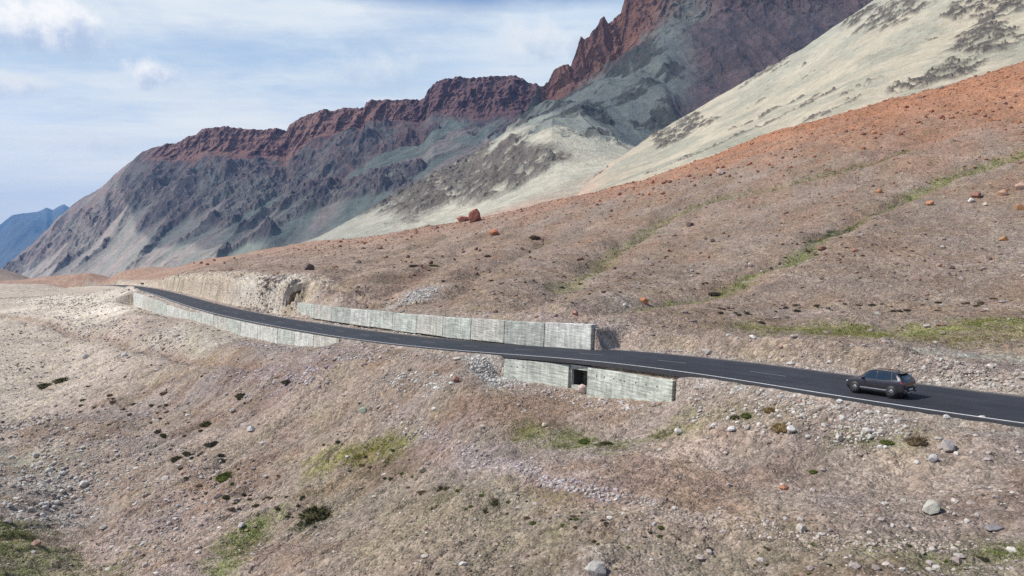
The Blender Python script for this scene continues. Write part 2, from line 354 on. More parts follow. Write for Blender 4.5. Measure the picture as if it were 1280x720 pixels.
def terrain(x, y, detail=True):
    x = np.asarray(x, float); y = np.asarray(y, float)
    r = np.hypot(x, y)
    z = base(x, y)
    near = r < 900
    lat = np.full(x.shape, 99., f4); s = np.zeros(x.shape, f4)
    l_, s_, _ = poly_dist(x[near], y[near], RC); lat[near] = l_; s[near] = s_
    zr = np.interp(s, SC_, RC[:, 2])
    off = np.maximum(-lat, lat - RW)              # metres outside the edge lines
    away = sst(off, 3, 22)
    far = sst(r, 350, 800)
    # broad lobes and hollows
    z = z + (away * (1.3 * fbm(x, y, 34, 3, 3) + .9 * (ridged(x + 9 * fbm(x, y, 30, 2, 90), y, 26, 3, 5) - .4))) * (1 - far)
    for P, dp, w in GUL:
        b0 = P[:, :2].min(0) - 4 * w; b1 = P[:, :2].max(0) + 4 * w
        k = (x > b0[0]) & (x < b1[0]) & (y > b0[1]) & (y < b1[1])
        if k.any():
            wob = fbm(x[k], y[k], 12, 2, 21) * w * .8
            d = poly_dist(x[k] + wob, y[k] - wob, catmull(P, 4))[2]
            z[k] += -dp * np.exp(-(d / w) ** 2) + .35 * dp * np.exp(-((d - 2.4 * w) / (1.2 * w)) ** 2)
    for (mx, my, h, w) in MW:
        d = np.hypot(x - mx, (y - my)); z = z + h * np.exp(-(d / w) ** 2) * (1 + .5 * fbm(x, y, 1.5, 2, 31))
    if detail:
        lo_ = sst(-lat, 6, 16) * (r < 260); z = z - lo_ * (.9 * (ridged(x * .85 - y * .3, (x * .3 + y * .85) * .5, 17, 3, 58) - .3))
        am = mix(.35, 1., sst(off, .8, 5))
        z = z + am * (.62 * fbm(x, y, 7.5, 4, 40, .55) + .24 * (ridged(x, y, 3.1, 3, 45) - .35)) + am * .075 * (ridged(x, y, .8, 2, 48) - .3) * (r < 260)
        # steep banks weather into small rills
    zc = z
    bk = sst(lat - RW, 2.4, 4) * (1 - sst(lat - RW, 9, 16)) * (r > 130) * (lat > RW)
    if detail: z = z + bk * (1.1 * (ridged(x, y, 5.5, 4, 51, .6) - .35) + .5 * (ridged(x, y, 1.9, 3, 53, .6) - .35)); zc = z
    if detail:
        lfm = sst(-lat, 4, 9) * (1 - sst(np.arctan2(x, y), -.12, .1)) * (r < 320)
        z = z - lfm * (.52 * ridged(x * .78 - y * .62, (x * .62 + y * .78) * .22, 4.2, 3, 55) + .12 * ridged(x * .78 - y * .62, (x * .62 + y * .78) * .3, 1.5, 2, 57)); zc = z
    # ---- the road bench cut through
    u_s = s
    # valley-side verge falls, hill-side verge is a gravel strip with a windrow of spoil
    wn = 1 - sst(-lat, .75, 3.6 + 1.2 * fbm(x, y, 7, 2, 61))
    wf = 1 - sst(lat - RW, 1.7 + .6 * fbm(x, y, 5, 2, 62), 3.6 + 1.0 * fbm(x, y, 6, 2, 63))
    su = np.interp(s, SC_, proj(*RC.T)[0])           # which surveyed station
    wf_l = 1 - sst(lat - RW, 2.6 + .8 * fbm(x, y, 5, 2, 62), 4.6 + 1.2 * fbm(x, y, 4, 2, 63))
    wf = np.where(su < 370, wf_l, wf)
    vn = zr - .10 - .33 * sst(-lat, .5, 1.3) + .07 * fbm(x, y, 1.1, 3, 64)
    vf = zr - .06 + .05 * fbm(x, y, 1.3, 3, 65) * sst(lat - RW, .3, 1.) + .22 * sst(fbm(x, y, 2.5, 3, 66), .1, .5) * sst(lat - RW, .8, 2)
    vf = vf + sst(su, 380, 430) * (1 - sst(su, 540, 585)) * .55 * np.exp(-((lat - RW - 4.2) / 2.0) ** 2) * (1 + .5 * fbm(x, y, 2., 2, 67))
    wf = np.maximum(wf, sst(su, 368, 376) * (1 - sst(su, 600, 640)) * (1 - sst(lat - RW, 6.5, 8.5)))
    z = np.where(lat < RW / 2, mix(z, vn, wn), mix(z, vf, wf))
    # windrow of pale spoil on the hill side, right of the wall
    bm = sst(su, 735, 800) * np.exp(-((lat - RW - 3.6 - 1.2 * fbm(x, y, 14, 2, 68)) / 1.3) ** 2)
    z = z + bm * np.clip(.55 + 1.3 * fbm(x, y, 6, 4, 69, .6), 0, 2)
    z = np.where((lat > -.45) & (lat < RW + .35), np.minimum(z, zr - .16), z)
    # ---- walls: earth is cut vertically inside the thickness of each wall
    near2 = near & (r < 420)
    xs, ys = x[near2], y[near2]; zz = z[near2]; zb = zc[near2]; la = lat[near2]; zrr = zr[near2]
    for P, thick, kind in ((WALL_L, 1.0, 'f'), (CUL, .7, 'f'), (WALL_B, .8, 'b')):
        b0 = P[:, :2].min(0) - 14; b1 = P[:, :2].max(0) + 14
        k = (xs > b0[0]) & (xs < b1[0]) & (ys > b0[1]) & (ys < b1[1])
        if not k.any(): continue
        wl, ws, zt, bey, ds = wall_blend(xs[k], ys[k], P, 1)
        e = 1 - sst(bey, .05, 4.5 if P is CUL else 1.8)
        if kind == 'f':
            t = np.clip((wl - .3) / np.maximum(-la[k] - .6 + wl, .3), 0, 1)
            back = mix(zt - .06, zrr[k] - .14, np.clip(t, 0, 1)) + .04 * fbm(xs[k], ys[k], 1., 2, 71)
            wu = np.interp(ws, arclen(P), proj(*P.T)[0]); vis = np.interp(wu, *np.array(VISL if P is WALL_L else VISC, float).T)
            vis = vis + .22 * fbm(xs[k], ys[k], 2.2, 3, 73)
            head = (ws > arclen(P)[2] - .1) & (ws < arclen(P)[3] + .1) & (P is CUL); hb = np.where(wl > np.where(head, 1.7, .30), back, zt - vis - .16 * np.maximum(-wl, 0))
            act = e * ((wl > -11.) & (la[k] < (1.6 if P is CUL else -.55))) * (1 - sst(-wl, .5, 11. if P is WALL_L else 5.))
            zz[k] = mix(zz[k], hb, act)
        else:
            behind = np.maximum(zb[k], zt - .35 + .1 * fbm(xs[k], ys[k], 1.5, 2, 72))
            behind = mix(np.minimum(behind, zt - .12), behind, sst(wl, .9, 4.0))
            hb = np.where(wl > thick * .5, behind, zz[k])
            act = e * (wl > thick * .5) * (1 - sst(wl, 5., 12.))
            zz[k] = mix(zz[k], hb, act)
            zz[k] = np.where((wl <= thick * .5) & (wl > -1.2) & (bey < .4), np.minimum(zz[k], zt - 1.75), zz[k])
    z[near2] = zz
    # rock recess beside the end of the back wall
    dx = (x - NICHE[0]) * .968 - (y - NICHE[1]) * .25; dy = (x - NICHE[0]) * .25 + (y - NICHE[1]) * .968
    hole = (1 - sst(np.abs(dx + .3 * fbm(x, y, 1, 2, 81)), 2.8, 3.1)) * sst(dy, -5., -3.0) * (1 - sst(dy, 5.4, 5.8)) * sst(lat - RW, 3., 4.5)
    z = mix(z, np.minimum(z, zr + .5), hole * (np.abs(x - NICHE[0]) < 12) * (np.abs(y - NICHE[1]) < 12))
    return z, lat, s, off, su
def TZ(x, y): return terrain(x, y)[0]
def hit(u, v): return hit_fn(TZ, u, v)
# ------------------------------------------------------------------ earth colours, laid out on the ground in metres
def blob(x, y, P, w, wob=.5, seed=0, wl=6.):
    b0 = P[:, :2].min(0) - 3 * w; b1 = P[:, :2].max(0) + 3 * w
    k = (x > b0[0]) & (x < b1[0]) & (y > b0[1]) & (y < b1[1]); out = np.zeros(x.shape, f4)
    if k.any():
        d = poly_dist(x[k], y[k], P)[2] if len(P) > 1 else np.hypot(x[k] - P[0, 0], y[k] - P[0, 1])
        d = d + w * wob * fbm(x[k], y[k], wl, 5, seed, .62) * 2.6
        out[k] = (1 - sst(d, w * .1, w * 1.35)) * mix(.45, 1., sst(fbm(x[k], y[k], max(.7, wl * .3), 3, seed + 2, .65), -.3, .2))
    return out
TAN = (.305, .235, .183); MAUVE = (.270, .220, .196); PINK = (.345, .262, .218); BROWN = (.215, .158, .130); ORANGE = (.38, .175, .095)
PALE = (.50, .435, .355); GREY = (.36, .335, .30); GREEN = (.140, .145, .048); OLIVE = (.185, .155, .088); DRYG = (.24, .215, .12); RUST = (.24, .115, .075)
PAINT = [ # course, half width (m), colour, strength, noise length
 ([(1285,402),(1200,408),(1100,414),(1020,414),(950,413)], 4.6, (.17,.18,.05), .95, 4),
 ([(1285,418),(1200,424),(1110,422)], 5., (.20,.18,.075), .8, 5),
 ([(1285,446),(1200,440),(1150,444)], 3.6, (.30,.30,.26), .8, 4),
 ([(1285,192),(1240,206),(1180,226),(1140,245)], 3.2, (.20,.205,.075), .9, 5),
 ([(1140,245),(1060,282),(1035,297),(1005,315)], 1.6, (.14,.15,.06), .85, 4),
 ([(1060,284),(1040,290),(1010,305)], 1.7, (.085,.09,.05), .9, 3),
 ([(1005,315),(960,335),(905,358),(850,374),(800,384)], 1.9, (.18,.195,.07), .9, 4),
 ([(905,247),(847,265),(815,285),(783,303),(742,332),(704,357)], 3.0, (.18,.18,.075), .8, 4),
 ([(1130,190),(1080,205),(980,232),(905,247)], 3.2, (.20,.185,.095), .6, 6),
 ([(684,300),(640,325),(608,338)], 3.0, OLIVE, .5, 7),
 ([(560,296),(520,308),(470,326)], 4.0, (.21,.18,.12), .5, 8),
 ([(405,575),(450,560),(500,548)], 2.2, (.20,.195,.045), 1., 3),
 ([(655,530),(700,545),(760,555)], 2.0, (.14,.155,.045), 1., 2.5),
 ([(560,620),(620,610),(680,630),(640,650)], 2.2, (.18,.17,.085), .6, 2),
 ([(330,640),(300,670),(270,720)], 1.9, (.15,.18,.045), 1., 3),
 ([(0,660),(20,690),(60,720)], 4.4, (.11,.135,.035), 1., 4),
 ([(30,600),(70,640)], 4.0, GREY, .8, 4), ([(0,560),(50,575)], 4.5, (.34,.33,.27), .8, 5),
 ([(860,520),(940,525),(1000,535)], 1.2, (.17,.17,.08), .7, 2),
 ([(1050,552),(1140,555)], .9, (.17,.17,.08), .8, 1.5),
 ([(820,540),(860,545)], 1.3, (.17,.165,.07), .7, 2),
 ([(940,680),(1100,692),(1280,690)], 1.7, (.20,.175,.11), .6, 2),
 ([(1120,700),(1200,712)], 1.1, (.16,.18,.055), .7, 1.5), ([(1240,690),(1280,694)], .9, (.15,.17,.05), .8, 1),
 ([(380,640),(400,630)], 1.3, (.10,.11,.05), .8, 1.5),
 ([(410,600),(470,600),(560,650),(700,690)], 4.0, (.22,.195,.13), .7, 4), ([(300,560),(400,610),(430,690)], 4., (.23,.195,.135), .5, 4), ([(850,700),(1000,705),(1285,705)], 2.2, (.22,.195,.13), .7, 3), ([(640,720),(760,690)], 1.5, (.25,.22,.17), .6, 3),
 # pale and grey rock
 ([(318,380),(340,366),(352,352)], 4.5, (.56,.50,.43), .9, 4),
 ([(240,362),(290,373),(320,378)], 3.0, (.50,.43,.33), .8, 5),
 ([(150,350),(190,352),(230,358)], 4.0, (.52,.45,.36), .8, 8),
 ([(515,378),(525,365)], 4.0, (.45,.43,.40), .85, 4),
 ([(395,372),(430,378)], 2.4, (.46,.38,.31), .7, 3),
 ([(770,378),(790,366)], 2.6, (.40,.34,.28), .7, 4),
 ([(60,372),(120,372),(150,385)], 14., (.68,.60,.50), 1., 14),
 ([(20,385),(90,392)], 10., (.60,.52,.43), .9, 12),
 ([(205,418),(235,415),(270,425)], 5.5, (.47,.43,.35), .8, 6),
 ([(610,452),(612,470),(622,480)], 1.9, (.44,.42,.39), .85, 2),
 ([(590,500),(650,515),(740,505)], 2.0, (.30,.22,.17), .6, 3),
 ([(300,470),(380,455),(360,480)], 5., (.33,.26,.25), .7, 5),
 ([(530,535),(600,575),(720,612),(790,632)], 1.5, (.38,.31,.29), .75, 2.5),
 ([(980,545),(920,560),(870,575)], 3., (.37,.28,.22), .6, 3),
 ([(740,700),(745,715)], .8, (.55,.50,.45), .9, 1),
 ([(1100,595),(1200,600),(1285,600)], 2.4, (.37,.29,.22), .6, 4),
 ([(1165,520),(1190,528)], .9, (.29,.25,.25), .9, 1.5),
 ([(0,396),(60,403),(130,418),(190,437),(260,447),(330,452)], 1.3, (.26,.17,.125), .9, 4),
 ([(1130,470),(1200,472),(1285,482)], 1.4, (.42,.36,.30), .6, 2),
 ([(840,425),(930,440),(1010,455)], 1.8, (.27,.20,.155), .7, 4), ([(1020,452),(1090,455),(1130,462)], 1.6, (.22,.165,.125), .8, 3),
 ([(1200,265),(1270,300),(1280,330)], 5., (.26,.22,.19), .5, 8),
 ([(800,346),(840,352)], 3., (.33,.26,.21), .5, 4),
 ([(1285,385),(1150,360),(1000,345),(880,352)], .5, (.36,.30,.25), .6, 5), ([(1285,300),(1230,345),(1150,375)], .6, (.36,.30,.25), .6, 5),
 ([(300,640),(420,590),(560,585),(700,640),(900,650)], .7, (.40,.34,.28), .5, 4), ([(480,368),(510,350),(545,333)], 2.4, (.27,.155,.11), .6, 6), ([(553,372),(600,345)], 1.6, (.25,.17,.13), .4, 6),
 ([(590,330),(625,322)], 1.8, (.30,.15,.10), .6, 3),
]
PAINTW = []
for i, (pts, w, c, st, wl) in enumerate(PAINT):
    P = trace(pts)
    if len(P) > 2: P = catmull(P, 3)
    PAINTW.append((P, w * K, np.array(c), st, wl * K, 200 + i * 5))
RIDGE = np.array(C[:15])
def earth_color(x, y, z, lat, s, off, su):
    r = np.hypot(x, y)
    n1 = fbm(x, y, 16, 4, 101); n2 = fbm(x, y, 5, 4, 105, .6); n3 = fbm(x, y, 60, 3, 109); n4 = fbm(x, y, 1.6, 3, 112, .6)
    T = lambda c: np.array(c)
    c = mix(T(TAN), T(MAUVE), sst(n1 + .4 * n2, -.25, .35)[:, None])
    c = mix(c, T(PINK), (sst(n3 + .5 * n1, .05, .5) * .7)[:, None])
    hill = sst(lat - RW, 3, 10) * sst(r, 55, 80)
    hb = mix(T((.240, .172, .126)), T((.262, .203, .164)), sst(n1 + .5 * n2, -.3, .3)[:, None])
    c = mix(c, hb, (hill * .92)[:, None])
    # rusty talus along the top of the hillside, thinning downhill
    dr = poly_dist(x, y, RIDGE)[0]; az = np.arctan2(x, y)
    belt = hill * (1 - sst(np.abs(dr) + 22 * n1 + 10 * n2, 30, 92 + 48 * sst(az, .1, .6)))
    c = mix(c, mix(T((.33, .20, .145)), T(ORANGE), sst(az, .0, .35)[:, None]), (belt * .9)[:, None])
    stk = sst(fbm(x * .75 - y * .3, (x * .3 + y * .75) * .3, 14, 4, 125, .6), -.05, .3) * hill * sst(r, 80, 200) * sst(az, -.25, .1)
    c = mix(c, T((.34, .20, .14)), (stk * .28)[:, None])
    c = mix(c, T((.36, .26, .20)), (hill * sst(-az, -.15, .2) * sst(n1 + n2, -.3, .5) * .75)[:, None])
    lf = (1 - sst(az, -.62, -.30)) * sst(r, 110, 190) * (lat < 0)
    c = mix(c, T((.50, .425, .345)), (lf * .8)[:, None])
    for P, w, cc, st, wl, sd in PAINTW:
        b = blob(x, y, P, w, .5, sd, wl); st = st * (.8 if cc[2] < .14 else .92); c = c * (1 - (b * st)[:, None]) + cc * (b * st)[:, None]
    bank = sst(lat - RW, 1.8, 3.2) * (1 - sst(lat - RW, 8, 15)) * sst(su, 100, 150) * (1 - sst(su, 305, 325))
    c = mix(c, mix(T((.50, .42, .33)), T((.38, .30, .23)), sst(n2 + .6 * n4, -.1, .35)[:, None]), (bank * .85)[:, None])
    wh = bank * sst(su, 225, 245) * (1 - sst(su, 284, 292)); c = mix(c, T((.58, .53, .46)), (wh * .8 * sst(n4, -.4, .2))[:, None])
    # verge gravel
    g = (1 - sst(off, .8, 3.)) * (off > 0)
    c = mix(c, T((.37, .33, .29)), (g * sst(n4, -.3, .4) * .8)[:, None])
    # scattered yellowish-olive moss and bare patches, mineral speckle
    veg = sst(n2 + .6 * n4, .28, .62) * sst(fbm(x, y, 30, 2, 131), -.1, .3)
    c = mix(c, T(OLIVE), (veg * .6 * (off > 2))[:, None])
    c = c * (1 + .13 * n4[:, None] + .10 * fbm(x, y, .55, 2, 140)[:, None])
    v = 1 + .26 * fbm(x, y, 21, 4, 150, .6) + .26 * fbm(x, y, 6.5, 4, 155, .62) + .12 * ridged(x, y, 2.6, 3, 158) - .04
    c = c * v[:, None]; br = sst(fbm(x, y, 12, 4, 160, .6), -.05, .3) * (lat < 0) * (r < 150); c = mix(c, c * np.array((.84, .76, .70)), (br * 1.0)[:, None]); c[:, 2] *= 1 - .08 * sst(n2, -.2, .4)
    return np.clip(c, .02, .8)
# ------------------------------------------------------------------ earth sheet: polar lattice, finer near the road
def build_ground():
    naz = 1300; core = np.tan(np.linspace(-math.atan(.80), math.atan(.80), naz))
    az = np.concatenate([np.linspace(-1.45, math.atan(-.80) - .02, 60), np.arctan(core), np.linspace(math.atan(.80) + .02, 1.45, 60)])
    r = [7.]
    while r[-1] < 2400:
        q = r[-1]
        st = .0023 if q < 190 else (.0036 if q < 520 else .009)
        if q < 24: st = .005
        r.append(q * (1 + st))
    r = np.array(r)
    R, A = np.meshgrid(r, az, indexing='ij')
    x = (R * np.sin(A)).ravel(); y = (R * np.cos(A)).ravel()
    z, lat, s, off, su = terrain(x, y)
    c = earth_color(x, y, z, lat, s, off, su)
    print('ground', len(x), time.time() - T00)
    o = mesh_np('ground', np.stack([x, y, z], 1), grid_faces(len(r), len(az))[:, ::-1], MG, attrs={'Col': c})
    tag(o, 'stony tan and brown hillside with the valley slope below the road', kind='structure')
    return o
build_ground()
# valley floor out to the horizon, far below
ang = np.linspace(0, 2 * np.pi, 97)[:-1]
vr = [0, 800, 2500, 6000, 12000, 17000, 22000]
VV = [[0, 0, -640.]]; 
for q in vr[1:]:
    for a in ang: VV.append([q * math.sin(a), q * math.cos(a), -560. - (20 if q < 1000 else 0)])
FF = [(0, 1 + (i + 1) % 96, 1 + i) for i in range(96)]
for k in range(len(vr) - 2):
    o_ = 1 + 96 * k
    for i in range(96): FF.append((o_ + i, o_ + (i + 1) % 96, o_ + 96 + (i + 1) % 96, o_ + 96 + i))
vf = mesh_py('valley_floor', VV, FF, flat_mat('valley_earth', (.22, .2, .18), .95, n=.002))
tag(vf, 'far valley floor beneath the blue mountains', kind='structure')
# ------------------------------------------------------------------ mountains
def sheet(name, u0, u1, nc, rows, nt, disp, colf, mat, label, smooth_t=5):
    """rows: list of (weight_t, [(u,v)..] or callable, [(u,D)..]) from foot to crest to back"""
    u = np.linspace(u0, u1, nc); ts = np.array([q[0] for q in rows])
    Pz = []
    for t_, vp, dp in rows:
        D = np.interp(u, *np.array(dp, float).T)
        v = np.interp(u, *np.array(vp, float).T)
        Pz.append(W(u, v, D))
    Pz = np.array(Pz)                                # rows, cols, 3
    t = np.linspace(0, 1, nt)
    G = np.zeros((nt, nc, 3))
    for k in range(3):
        for j in range(nc): G[:, j, k] = np.interp(t, ts, Pz[:, j, k])
    kk = np.hanning(smooth_t + 2)[1:-1]; kk /= kk.sum(); h = smooth_t // 2
    Gs = np.concatenate([G[:1].repeat(h, 0), G, G[-1:].repeat(h, 0)], 0)
    G = sum(kk[i] * Gs[i:i + nt] for i in range(smooth_t))
    U, Tt = np.meshgrid(u, t)
    x, y, z = [G[..., k].ravel() for k in range(3)]
    uu, vv = proj(x, y, z)
    x, y, z, aux = disp(x, y, z, Tt.ravel(), uu, vv)
    X = x.reshape(nt, nc); Y = y.reshape(nt, nc); Z = z.reshape(nt, nc)
    # steepness
    a = np.stack([np.gradient(X, axis=0), np.gradient(Y, axis=0), np.gradient(Z, axis=0)], -1)
    b = np.stack([np.gradient(X, axis=1), np.gradient(Y, axis=1), np.gradient(Z, axis=1)], -1)
    nn = np.cross(b, a); nn /= np.linalg.norm(nn, axis=-1)[..., None] + 1e-9
    c = colf(x, y, z, Tt.ravel(), uu, vv, np.abs(nn[..., 2]).ravel(), aux)
    o = mesh_np(name, np.stack([x, y, z], 1), grid_faces(nt, nc), mat, attrs={'Col': np.clip(c, .01, .85)})
    tag(o, label, kind='structure'); return o
T3 = lambda c: np.array(c)
def off_row(pts, offs):
    return [(u, v + float(np.interp(u, *np.array(offs, float).T))) for u, v in pts]
# --- A: pale scree slope on the right
crA = [(640,300),(690,262),(721,241),(767,200),(803,177),(834,158),(889,124),(934,101),(1003,60),(1086,5),(1130,-25),(1280,-120),(1500,-230)]
rdg = [(600,276),(700,256),(820,226),(950,182),(1100,137),(1280,86),(1500,30)]
baseA = [(u, v + 8) for u, v in rdg]
DcA = [(640,640),(721,760),(834,880),(1003,840),(1086,800),(1500,720)]
def dispA(x, y, z, t, uu, vv):
    m = sst(fbm(x, y, 110, 3, 301) + .5 * fbm(x, y, 30, 3, 305), .12, .3)
    rocky = np.zeros_like(x)
    for (cu, cv, ru, rv) in ((1225,55,48,24),(1190,85,50,16),(1145,105,36,9),(1110,20,48,18),(1240,10,60,18),(868,152,26,10),(840,170,26,10),(1260,120,20,10)):
        # outcrops sit on the slope where the survey found them
        rocky = np.maximum(rocky, 1 - sst(np.hypot((uu - cu) / ru, (vv - cv + .25 * (uu - cu)) / rv) + .9 * fbm(x, y, 45, 4, 311), .7, 1.05))
    rocky = np.maximum(rocky, .9 * sst(fbm(x * .6, y, 60, 5, 322, .62), .30, .36)); rocky = rocky * sst(fbm(x, y, 12, 4, 320, .65), -.12, .08)
    z = z + 4.5 * (fbm(x, y, 130, 3, 330)) + 1.2 * fbm(x, y, 22, 4, 335)
    flow = fbm(x * .9 + y * .35, (y * .9 - x * .35) * .25, 16, 3, 338)
    z = z + 1.0 * flow + rocky * (4.2 * (ridged(x, y, 20, 5, 340, .62) - .2) + 1.5)
    return x, y, z, rocky
def colA(x, y, z, t, uu, vv, nz, rocky):
    n = fbm(x, y, 70, 4, 350); n2 = fbm(x, y, 12, 4, 355, .6); st = fbm((x * .9 + y * .35), (y * .9 - x * .35) * .12, 18, 4, 358)
    c = mix(T3((.43, .38, .285)), T3((.32, .305, .235)), sst(n + .6 * st, -.25, .35)[:, None])
    c = mix(c, T3((.34, .345, .29)), (sst(t, .45, .95) * .6 * sst(uu, 800, 1100))[:, None])
    c = mix(c, T3((.43, .29, .22)), (1 - sst(uu + 60 * n, 700, 800))[:, None] * .8)
    c = mix(c, T3((.105, .092, .08)), (rocky * sst(n2, -.7, -.2))[:, None])
    dots = sst(fbm(x, y, 6, 3, 359, .6), .26, .38) * sst(n + .5 * n2, -.15, .25)
    c = mix(c, T3((.2, .18, .14)), (dots * .7)[:, None])
    return c * (1 + .10 * n2 + .08 * st)[:, None]
sheet('pale_mountain', 640, 1500, 900, [(0, [(u, v + 60) for u, v in rdg], [(600,330),(1100,290),(1500,250)]), (.12, baseA, [(600,380),(950,360),(1280,330),(1500,310)]),
      (.5, [(640,305),(721,253),(834,198),(950,150),(1086,78),(1280,0),(1500,-90)], [(640,480),(721,560),(834,640),(1086,560),(1500,500)]),
      (.88, crA, DcA), (1, [(u, v + 50) for u, v in crA], [(u, d * 1.14) for u, d in DcA])], 480, dispA, colA, MMf,
      'pale cream scree slope with dark rock outcrops rising at the right', 9)
print('A', time.time() - T00)
# --- B + C: pale cone with a grey crag, dark slopes and red towers above
crC = [(300,335),(330,318),(400,293),(492,247),(583,197),(640,158),(650,150),(661,128),(672,110),(680,103),(693,95),(705,88),(713,84),(718,72),(722,60),(726,50),(730,58),(734,52),(739,43),(745,36),(750,24),(755,20),(760,26),(768,18),(776,18),(780,2),(800,-20),(830,-45),(900,-85),(1000,-110),(1300,-150),(1420,-160)]
DcC = [(300,1230),(400,1300),(583,1400),(650,1480),(675,1600),(780,1700),(900,1750),(1420,1800)]
mC = [(300,340),(400,300),(492,256),(583,212),(640,170),(690,148),(750,160),(800,180),(850,195),(1000,190),(1420,150)]
lC = [(300,345),(400,308),(492,284),(583,262),(700,218),(800,205),(900,210),(1420,180)]
bC = [(300,350),(400,316),(560,293),(700,263),(820,236),(950,200),(1420,190)]
def dispC(x, y, z, t, uu, vv):
    crag = 1 - sst(np.hypot((uu - 585) / 140, (vv - 222 + .30 * (uu - 585)) / 40) + .45 * fbm(x, y, 120, 4, 411), .62, .95)
    crag = crag * sst(fbm(x, y, 40, 4, 412, .6), -.34, -.06)
    up = sst(-(vv - 160 - np.where(uu > 690, .22, .05) * np.abs(uu - 690)) + 16 * fbm(x, y, 60, 5, 401, .6), -5, 5) * sst(uu, 560, 600)
    foot = sst(t, 0, .2) * (1 - sst(t, .93, 1))
    ac = x * .92 + y * .38; al = y * .92 - x * .38
    z = z + foot * 10 * fbm(x, y, 260, 3, 420)
    sp = ridged(ac + 40 * fbm(x, y, 200, 2, 421), al * .5, 240, 4, 424, .5)
    dk = up * sst(fbm(ac * .6, al, 130, 5, 426, .6) + .5 * (sp - .4) - .001 * (uu - 700), .0, .10)      # dark outcrops in grey-green scree
    rt = up * sst(uu + 50 * fbm(x, y, 200, 2, 427), 830, 880)
    z = z + foot * (up * 40 * (sp - .35) + np.maximum(dk, rt * .6) * (15 * (ridged(x, y, 70, 5, 428, .62) - .35) + 4 * fbm(x, y, 20, 3, 429)))
    z = z + crag * (14 * (ridged(x, y, 52, 5, 430, .62) - .25) + 4)
    z = z + foot * 1.6 * fbm(ac, al * .2, 22, 3, 441)
    cl = sst(t, .66, .76) * sst(uu, 668, 690)
    fl = ridged(x + z * .15, y, 60, 5, 450, .6) - .4
    rr = np.hypot(x, y); x = x - x / rr * fl * 22 * cl; y = y - y / rr * fl * 22 * cl
    z = z + cl * (9 * (ridged(x, y * .5, 60, 4, 455, .6) - .35) + 8 * fbm3(x, y, z * 1.6, 20, 3, 457)) * (t < .92)
    return x, y, z, (crag, up, cl, dk, rt, ac, al)
def colC(x, y, z, t, uu, vv, nz, aux):
    crag, up, cl, dk, rt, ac, al = aux
    n = fbm(x, y, 130, 4, 460); n2 = fbm(x, y, 30, 4, 465, .6); st = fbm(ac, al * .12, 26, 5, 468, .6)
    c = mix(T3((.46, .425, .335)), T3((.39, .375, .30)), sst(n + .5 * st, -.3, .3)[:, None])
    c = mix(c, T3((.31, .305, .255)), ((1 - sst(uu + 50 * n, 380, 560)) * .7)[:, None])
    pink = sst(-(262 - vv) + 26 * n + (uu - 640) * .33, -14, 14) * sst(uu, 470, 560)
    c = mix(c, T3((.43, .30, .225)), (pink * .8)[:, None])
    c = mix(c, T3((.135, .115, .10)), (crag * sst(n2, -.7, -.2) * .95)[:, None])
    c = c * (1 - .25 * (crag > .2) * sst(fbm(x, y, 9, 2, 470), .1, .3))[:, None]
    g = mix(T3((.25, .265, .225)), T3((.205, .215, .195)), sst(st + .4 * n, -.25, .25)[:, None])
    g = mix(g, T3((.085, .082, .075)), (dk * .85 * sst(n2, -.5, 0))[:, None])
    pu = mix(T3((.20, .135, .13)), T3((.13, .105, .11)), sst(n2 + n, -.3, .3)[:, None])
    g = mix(g, pu, (rt * .92)[:, None])
    c = mix(c, g, up[:, None])
    red = sst(uu, 668, 684) * sst(t + .05 * n + .04 * n2, .69, .75) * (1 - .85 * sst(uu + 40 * n, 800, 860))
    c = mix(c, mix(T3((.36, .185, .135)), T3((.22, .115, .10)), sst(n2, -.3, .3)[:, None]), red[:, None])
    return c * (1 + .12 * n2 + .09 * st)[:, None]
crag_foot = [(300,337),(330,320),(400,295),(492,249),(583,199),(640,161),(655,150),(675,132),(700,122),(726,108),(750,90),(780,66),(830,22),(900,10),(1000,5),(1420,-30)]
sheet('red_tower_mountain', 300, 1420, 1100, [(0, [(u, v + 60) for u, v in bC], [(300,520),(1420,520)]), (.08, bC, [(300,620),(1420,620)]), (.28, lC, [(300,900),(583,900),(700,900),(1420,900)]),
      (.5, mC, [(300,1150),(583,1230),(690,1150),(800,1150),(1420,1200)]), (.74, crag_foot, [(300,1220),(400,1290),(583,1390),(650,1465),(675,1580),(726,1600),(780,1630),(900,1560),(1420,1600)]),
      (.90, crC, DcC), (1, [(u, v + 60) for u, v in crC], [(u, d * 1.1) for u, d in DcC])], 620, dispC, colC, MM,
      'mountain with jagged red towers above dark slopes and a pale rocky cone', 7)
print('C', time.time() - T00)
